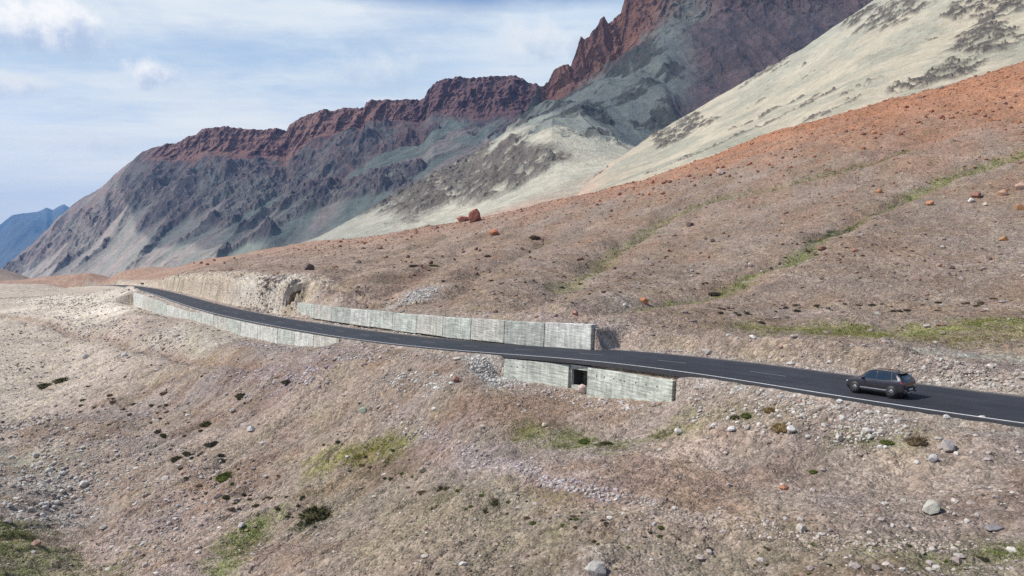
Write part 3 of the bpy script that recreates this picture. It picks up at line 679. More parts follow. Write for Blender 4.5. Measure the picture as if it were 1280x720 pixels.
# --- D: long massif under red cliffs
crD = [(-120,410),(-40,362),(0,338),(25,316),(45,300),(60,286),(72,272),(85,261),(105,246),(125,235),(145,216),(165,200),(178,190),(190,184),(205,181),(220,178),(233,171),(245,167),(253,160),(260,159),(280,158),(300,159),(320,160),(345,159),(358,161),(362,154),(370,149),(385,142),(405,137),(425,135),(440,134),(455,135),(458,128),(465,125),(480,124),(492,125),(505,123),(524,124),(531,121),(535,113),(541,104),(556,98),(575,96),(606,94),(630,93),(643,93),(652,98),(661,103),(675,107),(700,112),(780,120)]
DcD = [(-120,4300),(0,3950),(85,3600),(165,3300),(245,3050),(430,2750),(556,2600),(675,2520),(780,2500)]
ftD = off_row(crD, [(-120,4),(100,6),(170,12),(200,20),(245,34),(320,34),(360,46),(400,34),(455,26),(530,30),(556,44),(606,52),(650,46),(675,30),(780,30)])
def dispD(x, y, z, t, uu, vv):
    foot = sst(t, .02, .2) * (1 - sst(t, .9, 1))
    wx = x + 110 * fbm(x, y, 420, 3, 500); wy = y + 110 * fbm(x, y, 420, 3, 501)
    ac = wx * .82 - wy * .57; al = wx * .57 + wy * .82          # across and along the fall line
    sp = ridged(ac, al * .38, 330, 3, 505, .5); sp2 = ridged(wx, wy * .8, 150, 5, 511, .6); sp3 = ridged(x, y, 48, 4, 516, .6)
    top = sst(t, .60, .72)
    fan = sst(.43 + .58 * (.42 - sp) + .10 * fbm(ac, al * .2, 120, 3, 518) - t, -.03, .05)
    k = foot * (1 - .9 * fan)
    z = z + foot * 95 * (sp - .42) * mix(1., .08, top) * mix(1, .55, fan)
    z = z + k * (44 * (sp2 - .4) + 13 * (sp3 - .4) + 6 * fbm(x, y, 18, 3, 515, .6)) * mix(1, .12, top)
    z = z + foot * fan * 3 * fbm(ac, al * .15, 22, 3, 517)
    cl = sst(t, .66, .73) * (1 - sst(t, .9, .93)) * sst(uu, 150, 215)
    fl = ridged(x + .15 * z, y * .7, 130, 4, 520, .62) - .4; f2 = ridged(x, y, 34, 3, 522, .6) - .4
    rr = np.hypot(x, y); q = (fl * 70 + f2 * 16) * cl; x = x - x / rr * q; y = y - y / rr * q
    z = z + (t > .8) * (1 - sst(t, .93, 1)) * 3.5 * fbm(x, y, 40, 4, 525, .6) + cl * 5 * fbm3(x, y, z * 2.2, 22, 3, 526)
    return x, y, z, (cl, sp, sp2, sp3, fan, ac, al)
def colD(x, y, z, t, uu, vv, nz, aux):
    cl, sp, sp2, sp3, fan, ac, al = aux
    n = fbm(x, y, 300, 4, 560); n2 = fbm(x, y, 60, 4, 565, .6); st = fbm(ac, al * .10, 42, 5, 568, .6); st2 = fbm(ac, al * .16, 150, 4, 569)
    scree = mix(T3((.215, .235, .20)), T3((.34, .285, .245)), sst(st2 + .5 * n, -.15, .25)[:, None]); scree = scree * (1 + .22 * st)[:, None]
    scree = mix(scree, T3((.34, .29, .26)), ((1 - sst(uu, 60, 330)) * .7)[:, None])
    rock = mix(T3((.135, .118, .125)), T3((.235, .19, .175)), sst(n2 + .5 * n, -.25, .3)[:, None])
    rock = mix(rock, T3((.33, .265, .215)), (sst(sp3 + .35 * n2, .52, .78) * .75)[:, None])
    rock = mix(rock, T3((.25, .235, .205)), (sst(.36 - sp2, 0, .2) * .7)[:, None])
    rose = sst(uu + 120 * n, 330, 480) * sst(t, .25, .6) * sst(n2 + n, -.2, .25)
    rock = mix(rock, T3((.20, .115, .115)), (rose * .65)[:, None])
    c = mix(rock, scree, fan[:, None])
    pk = sst(t + .1 * n, .52, .66) * sst(n2 - .1, -.2, .2) * (1 - fan)
    c = mix(c, T3((.25, .165, .15)), (pk * .6)[:, None])
    red = sst(t + .03 * n + .025 * n2, .655, .69) * sst(uu, 165, 205)
    band = sst(fbm(z, (x + y) * .03, 16, 3, 570), -.25, .3)
    c = mix(c, mix(T3((.36, .20, .155)), T3((.20, .105, .10)), sst(n2 + .6 * st + .6 * (band - .5), -.3, .4)[:, None]), red[:, None])
    c = mix(c, T3((.17, .10, .11)), (red * sst(uu + 30 * n, 430, 560) * .5)[:, None])
    return c * (1 + .12 * n2)[:, None]
sheet('cliff_massif', -120, 780, 1150, [(0, [(-120,470),(0,420),(780,420)], [(u, d - 1500) for u, d in DcD]), (.12, [(-120,440),(0,372),(100,362),(300,345),(500,320),(780,300)], [(u, d - 1250) for u, d in DcD]),
      (.40, [(-120,425),(0,356),(60,330),(165,290),(300,268),(430,245),(556,222),(675,200),(780,190)], [(u, d - 760) for u, d in DcD]), (.68, ftD, [(u, d - 170) for u, d in DcD]),
      (.74, off_row(crD, [(-120,3),(150,3),(245,22),(556,32),(780,20)]), [(u, d - 95) for u, d in DcD]),
      (.88, crD, DcD), (1, [(u, v + 40) for u, v in crD], [(u, d * 1.12) for u, d in DcD])], 620, dispD, colD, MM,
      'long shaded mountain with a band of red cliffs along its top', 7)
print('D', time.time() - T00)
# --- E: far blue range
crE = [(-260,300),(-160,285),(-90,292),(-40,290),(0,280),(15,269),(30,266),(45,264),(52,262),(58,258),(66,262),(74,257),(80,255),(86,258),(100,268),(125,280),(160,288),(220,296)]
def dispE(x, y, z, t, uu, vv):
    z = z + 420 * (ridged(x, y, 2600, 5, 600, .55) - .4) * sst(t, 0, .2) * (1 - sst(t, .62, .8)) + 30 * fbm(x, y, 400, 3, 605) * (t < .85)
    return x, y, z, 0
def colE(x, y, z, t, uu, vv, nz, a):
    n = fbm(x, y, 1500, 4, 610); return mix(T3((.12, .12, .125)), T3((.07, .075, .09)), sst(n, -.3, .3)[:, None])
sheet('blue_mountains', -260, 220, 300, [(0, [(-260,350),(220,350)], [(-260,10500),(220,10500)]), (.45, off_row(crE, [(-260,28),(220,28)]), [(-260,12500),(220,12500)]),
      (.8, crE, [(-260,15500),(220,15000)]), (1, off_row(crE, [(-260,20),(220,20)]), [(-260,17500),(220,17500)])], 120, dispE, colE, MM, 'far blue jagged mountain range at the left end of the valley', 5)
print('mountains', time.time() - T00)
# ------------------------------------------------------------------ road
def asphalt():
    m, nt, b = new_mat('asphalt'); L = nt.links; tc = nd(nt, 'ShaderNodeTexCoord')
    at = nd(nt, 'ShaderNodeAttribute', _attribute_name='Col'); col = at.outputs['Color']
    for s, lo, hi in ((.12, .85, 1.2), (.9, .9, 1.12), (30., .8, 1.25)):
        n = nd(nt, 'ShaderNodeTexNoise', Scale=s, Detail=4.0); L.new(tc.outputs['Object'], n.inputs['Vector'])
        r = nd(nt, 'ShaderNodeMapRange', **{'From Min': .35, 'From Max': .65, 'To Min': lo, 'To Max': hi}); L.new(n.outputs['Fac'], r.inputs['Value']); col = mul(nt, col, r.outputs[0])
    L.new(col, b.inputs['Base Color']); b.inputs['Roughness'].default_value = .82; b.inputs['Specular IOR Level'].default_value = .35
    bp = nd(nt, 'ShaderNodeBump', Strength=.5, Distance=.01); L.new(n.outputs['Fac'], bp.inputs['Height']); L.new(bp.outputs[0], b.inputs['Normal'])
    return m
def strip(name, s, l0, l1, dz0, mat, parent=None, thick=0, edge=None):
    l0 = l0 + 0 * s; l1 = l1 + 0 * s
    if edge is not None: l0 = l0 + edge
    a = road_pt(s, l0, dz0); b = road_pt(s, l1, dz0); m_ = len(s)
    if not thick:
        V = np.vstack([a, b]); i = np.arange(m_ - 1); F = np.stack([i, i + 1, i + 1 + m_, i + m_], 1)
        return mesh_np(name, V, F, mat, parent)
    a2 = road_pt(s, l0 - .10, dz0 - thick); b2 = road_pt(s, l1 + .10, dz0 - thick)
    V = np.vstack([a, b, b2, a2]); i = np.arange(m_ - 1); F = []
    for k in range(4):
        k2 = (k + 1) % 4; F.append(np.stack([i + k * m_, i + 1 + k * m_, i + 1 + k2 * m_, i + k2 * m_], 1))
    o = mesh_np(name, V, np.vstack(F), mat, parent, smooth=False, attrs={'Col': np.tile((.028, .029, .033), (len(V), 1))})
    return o
MROAD = asphalt(); MLINE = flat_mat('road_paint', (.72, .72, .70), .6, n=3.); MLINE2 = flat_mat('faded_paint', (.22, .22, .22), .7, n=2.)
sr = np.arange(2, s_even[-1] - 1, .5)
road = strip('road', sr, -.36 - .24 * sst(sr, 905, 925), RW + .28, 0., MROAD, thick=.33, edge=.06 * fbm(sr, sr * 0, 3., 3, 700))
lt = np.array([-.34, -.2, .1, .6, 1.0, 1.5, 2.0, 2.5, 3.0, 3.4, 3.9, 4.4, 4.9, 5.3, 5.8, 6.3, 6.9, 7.5, 8.0, 8.3, RW + .26])
tp = np.array([road_pt(sr, q, .0015 if 0 < i_ < 20 else .001) for i_, q in enumerate(lt)]); LL, SS = np.meshgrid(lt, sr, indexing='ij')
wear = sum(np.exp(-((LL - q) / .32) ** 2) for q in (1.15, 2.95, 5.4, 7.2)); lf_, sf_ = LL.ravel(), SS.ravel()
dust = np.exp(-(np.minimum(LL + .55, RW + .26 - LL) / .35)) * (.6 + 1.2 * fbm(sf_, lf_, 5., 3, 710).reshape(LL.shape)).clip(0, 1.4)
ac_ = np.array((.022, .024, .030)) * (1 + .28 * wear.ravel() + .30 * fbm(sf_ * .12, lf_, 1.2, 3, 712) + .2 * fbm(sf_, lf_, 14, 3, 715))[:, None]
ac_ = mix(ac_, np.array((.20, .165, .135)), (dust.ravel() * .55).clip(0, .8)[:, None])
surf_ = mesh_np('wearing_course', tp.reshape(-1, 3), grid_faces(len(lt), len(sr)), MROAD, road, attrs={'Col': ac_})
tag(road, 'dark asphalt mountain road curving along the hillside', kind='structure')
strip('edge_line', sr, -.06, .09, .004, MLINE, road)
strip('edge_line', sr, RW - .05, RW + .05, .004, MLINE2, road)
cu, cv = proj(*road_pt(s_even, RW / 2).T)
s_dash = float(np.interp(938, cu, s_even)); s_d2 = float(np.interp(982, cu, s_even)); s_prev = float(np.interp(822, cu, s_even))
print('dash', s_dash, s_d2, s_prev, [float(np.interp(q, cu, s_even)) for q in (731, 758, 857)])
DL = s_d2 - s_dash; PER = s_dash - s_prev
k = -60
while s_dash + k * PER < s_even[-1] - 6:
    s0 = s_dash + k * PER
    if s0 > 40: strip('lane_dash', np.linspace(s0, s0 + DL, 6), RW / 2 - .055, RW / 2 + .055, .004, MLINE2, road)
    k += 1
# ------------------------------------------------------------------ walls
MCON = concrete_mat('concrete_green_grey', (.58, .60, .52)); MCONW = concrete_mat('concrete_pale', (.68, .67, .60), .8)
MCON2 = concrete_mat('concrete_stained', (.49, .50, .44)); MCON3 = concrete_mat('concrete_warm', (.60, .575, .50))
MDARK = flat_mat('shade_dark_concrete', (.06, .06, .055), .95)  # near-black colour puts the shade of joints and barrel into the concrete
def box_between(name, a, b, inward, th, h0, h1, mat, parent, batter=.18, origin=(0, 0, 0)):
    """wall block: front top edge a->b, thickness th towards 'inward', heights h0,h1; front leans out at the foot"""
    a = np.array(a, float) - origin; b = np.array(b, float) - origin; n = np.array([inward[0], inward[1], 0.])
    d = b - a; d[2] = 0; L = np.linalg.norm(d); d /= L
    nx = max(2, int(L / 1.0)); nz_ = 5
    V = []; ring = []
    def rows(t):
        top = a + (b - a) * t; h = h0 + (h1 - h0) * t; out = []
        for k in range(nz_ + 1): out.append(top - n * batter * h * k / nz_ * .35 - np.array([0, 0, h * k / nz_]))
        out.append(top + n * th - np.array([0, 0, h])); out.append(top + n * th)
        return out
    m_ = nz_ + 3
    for i in range(nx + 1): V += rows(i / nx)
    V = np.array(V)
    # rounded off by a few millimetres of roughness
    V[:, :2] += (rng.random((len(V), 1)) - .5) * .012
    F = []
    for i in range(nx):
        for k in range(m_):
            k2 = (k + 1) % m_; F.append((i * m_ + k, i * m_ + k2, (i + 1) * m_ + k2, (i + 1) * m_ + k))
    F.append(tuple(range(m_))[::-1]); F.append(tuple(nx * m_ + k for k in range(m_)))
    me = mesh_py(name, V, F, mat, parent)
    mod = me.modifiers.new('bev', 'BEVEL'); mod.width = .03; mod.segments = 2; mod.limit_method = 'ANGLE'; mod.angle_limit = 1.0
    return me
def wall(name, P, joints_u, th, h, mats, label, cat='retaining wall', gap=.13, hts=None):
    uu = proj(*P.T)[0]; L = arclen(P)
    Pd = catmull(P, 6); Ld = arclen(Pd); Ud = proj(*Pd.T)[0]
    root = empty(name, tuple(P[len(P)//2])); tag(root, label, cat); og = np.array(root.location)
    js = [float(np.interp(q, Ud, Ld)) for q in joints_u]
    def at(s_): return np.array([np.interp(s_, Ld, Pd[:, k]) for k in range(3)])
    for i in range(len(js) - 1):
        a = at(js[i] + gap / 2); b = at(js[i + 1] - gap / 2)
        d = (b - a)[:2]; d /= np.linalg.norm(d); inw = np.array([-d[1], d[0]])
        hh = [h, h] if hts is None else [float(np.interp(q, *np.array(hts, float).T)) for q in (joints_u[i], joints_u[i+1])]
        dz = (rng.random() - .5) * .10
        box_between('panel', a + [0, 0, dz], b + [0, 0, dz], inw, th, hh[0], hh[1], mats[i % len(mats)], root, origin=og)
    # core behind the joints, its dark colour standing in for their shade
    for i in range(len(js) - 1):
        a = at(js[i] + (.25 if i == 0 else 0)); b = at(js[i + 1] - (.25 if i == len(js) - 2 else 0)); d = (b - a)[:2]; d /= np.linalg.norm(d); inw = np.array([-d[1], d[0]])
        c_ = box_between('core', a + np.array([*inw * .12, -.16]), b + np.array([*inw * .12, -.16]), inw, th - .22, h - .1, h - .1, MDARK, root, origin=og)
    return root
wall('retaining_wall', WALL_L, [167,179,191,208,222,237,252,267,284,301,322,347,368,392,424], 1.0, 3.6, [MCONW, MCON3, MCON, MCONW, MCONW, MCON], 'long pale panelled concrete retaining wall below the left stretch of road',
     gap=.24, hts=[(160,6.5),(208,4.6),(254,3.6),(424,3.2)])
wall('roadside_wall', WALL_B, [371.5,393,415,438,463,491,521,554,589,631,681,740], .8, 2.9, [MCON, MCON3, MCON2, MCONW, MCON, MCON, MCON3], 'long greenish concrete breast wall standing on the hill side of the road', 'breast wall')
# culvert: two wings, a recessed head with its opening, barrel, weep pipes
croot = empty('culvert', tuple(CUL_L[-1])); tag(croot, 'concrete culvert below the road with a dark square opening between wing walls', 'culvert'); cog = np.array(croot.location)
def inward(a, b):
    d = (b - a)[:2]; d = d / np.linalg.norm(d); return np.array([-d[1], d[0]])
i1 = inward(CUL_L[0], CUL_L[-1]); i2 = inward(CUL_R[0], CUL_R[-1]); ih = inward(CUL_L[-1], CUL_R[0])
box_between('wing_wall', CUL_L[0], CUL_L[-1], i1, .7, 3.4, 3.5, MCON, croot, origin=cog, batter=.2)
box_between('wing_wall', CUL_R[0], CUL_R[-1], i2, 1.25, 3.6, 3.4, MCON, croot, origin=cog, batter=.2)
ha = CUL_L[-1] + np.array([*ih * .18, .02]); hb = CUL_R[0] + np.array([*ih * .18, .05])
hd = (hb - ha); hd[2] = 0; HL = np.linalg.norm(hd); hd /= HL
def hp(t, dz, n_=0.): return (mix(ha, hb, t) + np.array([*ih * n_, dz])) - cog
top_, ob = -.42, -2.15
t0, t1 = .07, .90
for nm, (a0, a1, z1, z0) in (('head_wall', (0, 1, 0., top_)), ('head_wall', (0, t0, top_, -3.6)), ('head_wall', (t1, 1, top_, -3.6)), ('sill', (t0 + .005, t1 - .005, -2.05, -3.6))):
    dp = 1.75 if z1 == 0. else .35
    V = [hp(a0, z1), hp(a1, z1), hp(a1, z0), hp(a0, z0), hp(a0, z1, dp), hp(a1, z1, dp), hp(a1, z0, dp), hp(a0, z0, dp)]
    mesh_py(nm, V, [(0,3,2,1),(4,5,6,7),(0,1,5,4),(3,7,6,2),(0,4,7,3),(1,2,6,5)], MCON, croot)
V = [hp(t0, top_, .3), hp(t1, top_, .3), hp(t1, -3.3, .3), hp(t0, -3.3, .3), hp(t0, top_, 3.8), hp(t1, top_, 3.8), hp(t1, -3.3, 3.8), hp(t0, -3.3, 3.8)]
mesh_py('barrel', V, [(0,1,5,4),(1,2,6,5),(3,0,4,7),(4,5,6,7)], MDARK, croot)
def tube(name, a, b, r0, r1, n, mat, parent, smooth=True, cap=True):
    a = Vector(a); b = Vector(b); q = (b - a).to_track_quat('Z', 'Y'); V = []; F = []
    for p, r_ in ((a, r0), (b, r1)):
        for i in range(n): V.append(p + q @ Vector((r_ * math.cos(i * 2 * math.pi / n), r_ * math.sin(i * 2 * math.pi / n), 0)))
    for i in range(n): F.append((i, (i + 1) % n, n + (i + 1) % n, n + i))
    if cap: F += [tuple(range(n))[::-1], tuple(range(n, 2 * n))]
    return mesh_py(name, V, F, mat, parent, smooth)
MPIPE = flat_mat('weep_pipe', (.05, .05, .05), .7)
for P, inw, ts in ((CUL_L, i1, (.12, .22, .33)), (CUL_R, i2, (.12, .22, .34, .42, .47, .60, .72, .84))):
    for t in ts:
        dz = -.62 - rng.random() * .12; q = P[0] + (P[-1] - P[0]) * t + np.array([*(-inw) * .03, dz]) - cog
        tube('weep_hole', q - np.array([*inw * .06, .01]), q + np.array([*inw * .1, 0]), .062, .062, 10, MPIPE, croot)
# ------------------------------------------------------------------ stones
def ico(sub):
    import bmesh
    bm = bmesh.new(); bmesh.ops.create_icosphere(bm, subdivisions=sub, radius=1.0)
    V = np.array([v.co[:] for v in bm.verts]); F = np.array([[v.index for v in f.verts] for f in bm.faces]); bm.free(); return V, F
ICO = {k: ico(k) for k in (1, 2, 3, 4)}
def rock_shape(sub, seed, cuts=7, rough=.12):
    V, F = ICO[sub]; V = V.copy(); rg = np.random.default_rng(seed)
    V *= (1 + .22 * fbm3(V[:, 0] + seed, V[:, 1], V[:, 2], 1.3, 2, seed))[:, None]
    for _ in range(cuts):
        nrm = rg.normal(size=3); nrm /= np.linalg.norm(nrm); d = rg.uniform(.55, .85)
        e = V @ nrm - d; V = V - np.where(e > 0, e, 0)[:, None] * nrm * .95
    V *= (1 + rough * fbm3(V[:, 0] * 1.0 + 3 * seed, V[:, 1], V[:, 2], .5, 3, seed + 5))[:, None]
    return V, F
SMALL = [rock_shape(1, 900 + i, 3, .25) for i in range(6)]
def rotm(n):
    q = rng.normal(size=(n, 4)); q /= np.linalg.norm(q, axis=1)[:, None]; w, x, y, z = q.T
    return np.stack([1-2*(y*y+z*z), 2*(x*y-z*w), 2*(x*z+y*w), 2*(x*y+z*w), 1-2*(x*x+z*z), 2*(y*z-x*w), 2*(x*z-y*w), 2*(y*z+x*w), 1-2*(x*x+y*y)], 1).reshape(n, 3, 3)
def stones(name, x, y, size, col, label, flat=.6):
    z = TZ(x, y); n = len(x); R = rotm(n); var = rng.integers(0, len(SMALL), n); Vs = []; Fs = []; Cs = []; o = 0
    for k, (V, F) in enumerate(SMALL):
        i = np.where(var == k)[0]
        if not len(i): continue
        sc = rng.uniform(.7, 1.25, (len(i), 1, 3)); P = np.einsum('nij,vj->nvi', R[i], V) * sc
        P[..., 2] *= flat
        P = P * size[i][:, None, None] + np.stack([x[i], y[i], z[i] + size[i] * .12], 1)[:, None, :]
        m_ = len(V); Vs.append(P.reshape(-1, 3)); Fs.append((F[None] + (np.arange(len(i)) * m_)[:, None, None]).reshape(-1, 3) + o); o += len(i) * m_
        Cs.append(np.repeat(col[i], m_, 0))
    ob_ = mesh_np(name, np.vstack(Vs), np.vstack(Fs), MB, smooth=False, attrs={'Col': np.vstack(Cs)})
    tag(ob_, label, kind='stuff'); return ob_
def on_road(x, y, m0=.75, m1=.5):
    lat, s, _ = poly_dist(x, y, RC); return (lat > -m0) & (lat < RW + m1), lat, s
def wall_clear(x, y):
    ok = np.ones(len(x), bool)
    for P in (WALL_L, CUL, WALL_B):
        wl = poly_dist(x, y, P); ok &= ~((wl[0] > -.15) & (wl[0] < 1.3) & (wl[2] < 1.3))
    return ok
PALS = np.array([(.46,.41,.36),(.36,.30,.27),(.30,.24,.21),(.52,.48,.43),(.26,.20,.17),(.34,.22,.17)])
N = 210000
az = np.arctan(rng.uniform(-.86, .86, N)); r_ = np.exp(rng.uniform(math.log(17), math.log(420), N))
x = r_ * np.sin(az); y = r_ * np.cos(az)
on, lat, ss = on_road(x, y)
dens = .30 + .62 * sst(fbm(x, y, 9, 3, 800), -.1, .4) + .5 * (np.exp(-((lat + 3.) / 2.5) ** 2) + np.exp(-((lat - RW - 3.5) / 2.) ** 2)) * (r_ < 200)
dens += .4 * (1 - sst(y, 25, 40)) * .3
keep = (rng.random(N) < dens) & ~on & wall_clear(x, y)
x, y, r_, lat = x[keep], y[keep], r_[keep], lat[keep]
size = np.maximum(.035, r_ * .00072) * (rng.pareto(2.3, len(x)) * .6 + .55)
size = np.minimum(size, np.where(r_ < 70, .24, .55))
hill = (lat > RW + 3) & (r_ > 80)
pi_ = np.where(hill, rng.choice(6, len(x), p=[.07,.15,.28,.03,.29,.18]), rng.choice(6, len(x), p=[.24,.27,.2,.11,.12,.06]))
colr = PALS[pi_] * rng.uniform(.75, 1.15, (len(x), 1))
colr[hill] *= .82
up_ = hill & (np.arctan2(x, y) > .1) & (TZ(x, y) > 22)
colr[up_] = np.where(rng.random((up_.sum(), 1)) < .7, np.array([[.34, .155, .09]]), colr[up_]) * rng.uniform(.6, 1.2, (up_.sum(), 1))
stones('gravel', x, y, size, colr, 'loose gravel and small stones strewn over the slopes')
# denser rubble where the photograph shows it
def near_course(pts, w, n, smin, smax, pal, r_bias=2.2):
    P = trace(pts, TZ); t = rng.uniform(0, len(P) - 1.001, n); i = t.astype(int); q = P[i] + (P[i + 1] - P[i]) * (t - i)[:, None]
    a = rng.uniform(0, 2 * np.pi, n); rr = w * np.sqrt(rng.random(n)) * 1.1 * rng.random(n) ** .3
    x = q[:, 0] + rr * np.cos(a); y = q[:, 1] + rr * np.sin(a)
    sz = smin * (1 + rng.pareto(r_bias, n)); sz = np.minimum(sz, smax)
    on, _, _ = on_road(x, y, .9, .6); k = ~on & wall_clear(x, y)
    c = np.array(pal)[rng.integers(0, len(pal), n)] * rng.uniform(.75, 1.15, (n, 1))
    return x[k], y[k], sz[k], c[k]
GREYP = [(.52,.49,.44),(.60,.57,.51),(.42,.39,.35),(.33,.30,.27)]; PALEP = [(.42,.35,.29),(.36,.29,.24),(.52,.47,.41),(.30,.24,.20),(.38,.31,.25)]; MIXP = [(.44,.37,.33),(.52,.47,.42),(.33,.26,.23)]
RUB = [([(604,450),(610,462),(620,474),(632,480)], 2.6, 1500, .06, .22, GREYP), ([(585,447),(600,449),(625,450)], 1.0, 300, .07, .2, GREYP),
 ([(318,378),(335,368),(350,350)], 4.0, 900, .12, .7, PALEP), ([(380,403),(420,406),(480,411),(545,419)], 1.6, 700, .08, .3, GREYP),
 ([(300,383),(330,388),(368,392)], 1.6, 260, .12, .5, PALEP), ([(515,378),(530,362)], 4., 700, .10, .4, GREYP),
 ([(850,478),(930,497),(1040,520),(1130,530)], 2.0, 2600, .03, .2, PALEP), ([(850,505),(900,520),(960,530),(1040,545),(1080,548)], 1.6, 900, .035, .22, PALEP),
 ([(820,440),(900,448),(1000,460),(1060,466)], 2.4, 1900, .035, .22, MIXP), ([(860,486),(960,505),(1060,522),(1120,535)], 1.7, 300, .07, .26, [(.46,.42,.37),(.40,.36,.31),(.52,.49,.45)]), ([(1130,462),(1285,476)], 1.4, 260, .07, .26, [(.48,.44,.39),(.40,.35,.30)]), ([(0,372),(60,372),(120,380)], 14., 1200, .12, .5, PALEP), ([(1150,462),(1220,470),(1285,478)], 2.2, 1400, .035, .24, PALEP),
 ([(530,535),(600,575),(680,600),(760,625)], .9, 900, .05, .2, [(.42,.36,.35),(.5,.45,.42),(.34,.28,.28)]), ([(460,500),(500,525),(540,545)], 1.4, 420, .06, .25, MIXP),
 ([(760,625),(850,640),(950,665),(1080,680),(1200,685)], 1.0, 900, .04, .15, PALEP), ([(0,600),(60,580),(110,600),(90,620),(50,650)], 9., 2400, .07, .36, GREYP + PALEP),
 ([(0,540),(40,530),(100,560)], 5., 900, .12, .4, PALEP), ([(100,520),(170,560),(240,620),(200,690)], 7., 1500, .09, .28, MIXP),
 ([(70,400),(120,410),(180,420),(230,430)], 5., 900, .15, .6, MIXP), ([(300,428),(360,436),(430,440),(480,445)], 2.4, 900, .08, .35, MIXP),
 ([(480,466),(530,478),(560,482)], 1.8, 380, .07, .3, GREYP), ([(640,484),(720,500),(800,512)], 1.4, 500, .05, .3, MIXP), ([(40,375),(120,385)], 9., 600, .15, .5, PALEP),
 ([(430,438),(480,442),(560,447)], 1.0, 420, .06, .25, MIXP), ([(300,470),(370,470),(410,465)], 4.0, 700, .08, .35, [(.40,.34,.34),(.5,.45,.43),(.3,.24,.24)]), ]
xs_, ys_, zs_, cs_ = [np.concatenate(q) for q in zip(*[near_course(*a) for a in RUB])]
stones('rubble', xs_, ys_, zs_, cs_, 'broken pale rubble heaped beside the road and in the gullies', .75)
print('stones', time.time() - T00)
# small embedded rocks on the far slopes (rusty talus)
N = 16000
az = np.arctan(rng.uniform(-.6, .85, N)); r_ = np.exp(rng.uniform(math.log(200), math.log(430), N)); x = r_ * np.sin(az); y = r_ * np.cos(az)
zt_ = TZ(x, y); pu, pv = proj(x, y, zt_)
dr = poly_dist(x, y, RIDGE)[2]; k = (rng.random(N) < np.exp(-dr / 40)) ; x, y, r_ = x[k], y[k], r_[k]
c = np.array([(.36,.16,.09),(.26,.12,.08),(.42,.22,.14),(.22,.15,.12)])[rng.integers(0, 4, len(x))] * rng.uniform(.7, 1.2, (len(x), 1))
stones('talus', x, y, .32 * (1 + rng.pareto(2.6, len(x)) * .5).clip(0, 4), c, 'rusty talus along the top of the brown hillside', .8)
N = 30000
az = np.arctan(rng.uniform(-.86, .86, N)); r_ = np.exp(rng.uniform(math.log(19), math.log(330), N)); x = r_ * np.sin(az); y = r_ * np.cos(az)
on, lat, ss = on_road(x, y, 2.5, 3.); left = (lat < 0) & (az < .05)
dn = np.where(left, .55, .14) * sst(fbm(x, y, 11, 3, 820), -.25, .3) + .16 * (lat < 0) * (r_ < 42)
k = (rng.random(N) < dn) & ~on & wall_clear(x, y); x, y, r_ = x[k], y[k], r_[k]
sz = np.maximum(.07, r_ * .0013) * (.6 + .5 * rng.pareto(3.5, len(x)).clip(0, 2.5))
cc_ = np.array([(.10,.085,.05),(.13,.12,.05),(.16,.125,.085),(.085,.075,.055)])[rng.integers(0, 4, len(x))] * rng.uniform(.75, 1.2, (len(x), 1))
stones('ground_cover', x, y, sz, cc_, 'tiny dark cushion plants peppering the stony slopes', .7)
# ------------------------------------------------------------------ boulders, one object each
def boulder(name, u, v, wpx, asp, col, label, group=None, cat='boulder', seed=0, sub=3, tall=1.15, sink=.4, mesh=None):
    p = hit(u, v)
    if p is None: return None
    R_ = wpx / FPX * p[1] / 2
    if mesh is None:
        V, F = rock_shape(sub, seed, 15, .10)
        me_c = np.tile(np.array(col), (len(V), 1)) * (1 + .22 * fbm3(V[:, 0] + seed, V[:, 1], V[:, 2], .8, 3, seed))[:, None]
        o = mesh_np(name, V, F, MB, smooth=False, attrs={'Col': me_c})
    else:
        o = link(bpy.data.objects.new(name, mesh))
    o.scale = (R_ * 1.12, R_ * 1.0, R_ * tall * asp); o.rotation_euler = (random.uniform(-.2, .2), random.uniform(-.2, .2), random.uniform(0, 6.3))
    zz = float(TZ(np.array([p[0]]), np.array([p[1]]))[0])
    o.location = (p[0], p[1], zz + R_ * tall * asp * (1 - sink) * .8)
    tag(o, label, cat, group); return o
_u = (.56, .53, .48); GR = (.40, .37, .34); RU = (.36, .15, .08); BR = (.20, .13, .10); DK = (.10, .085, .075); OR = (.42, .20, .10)
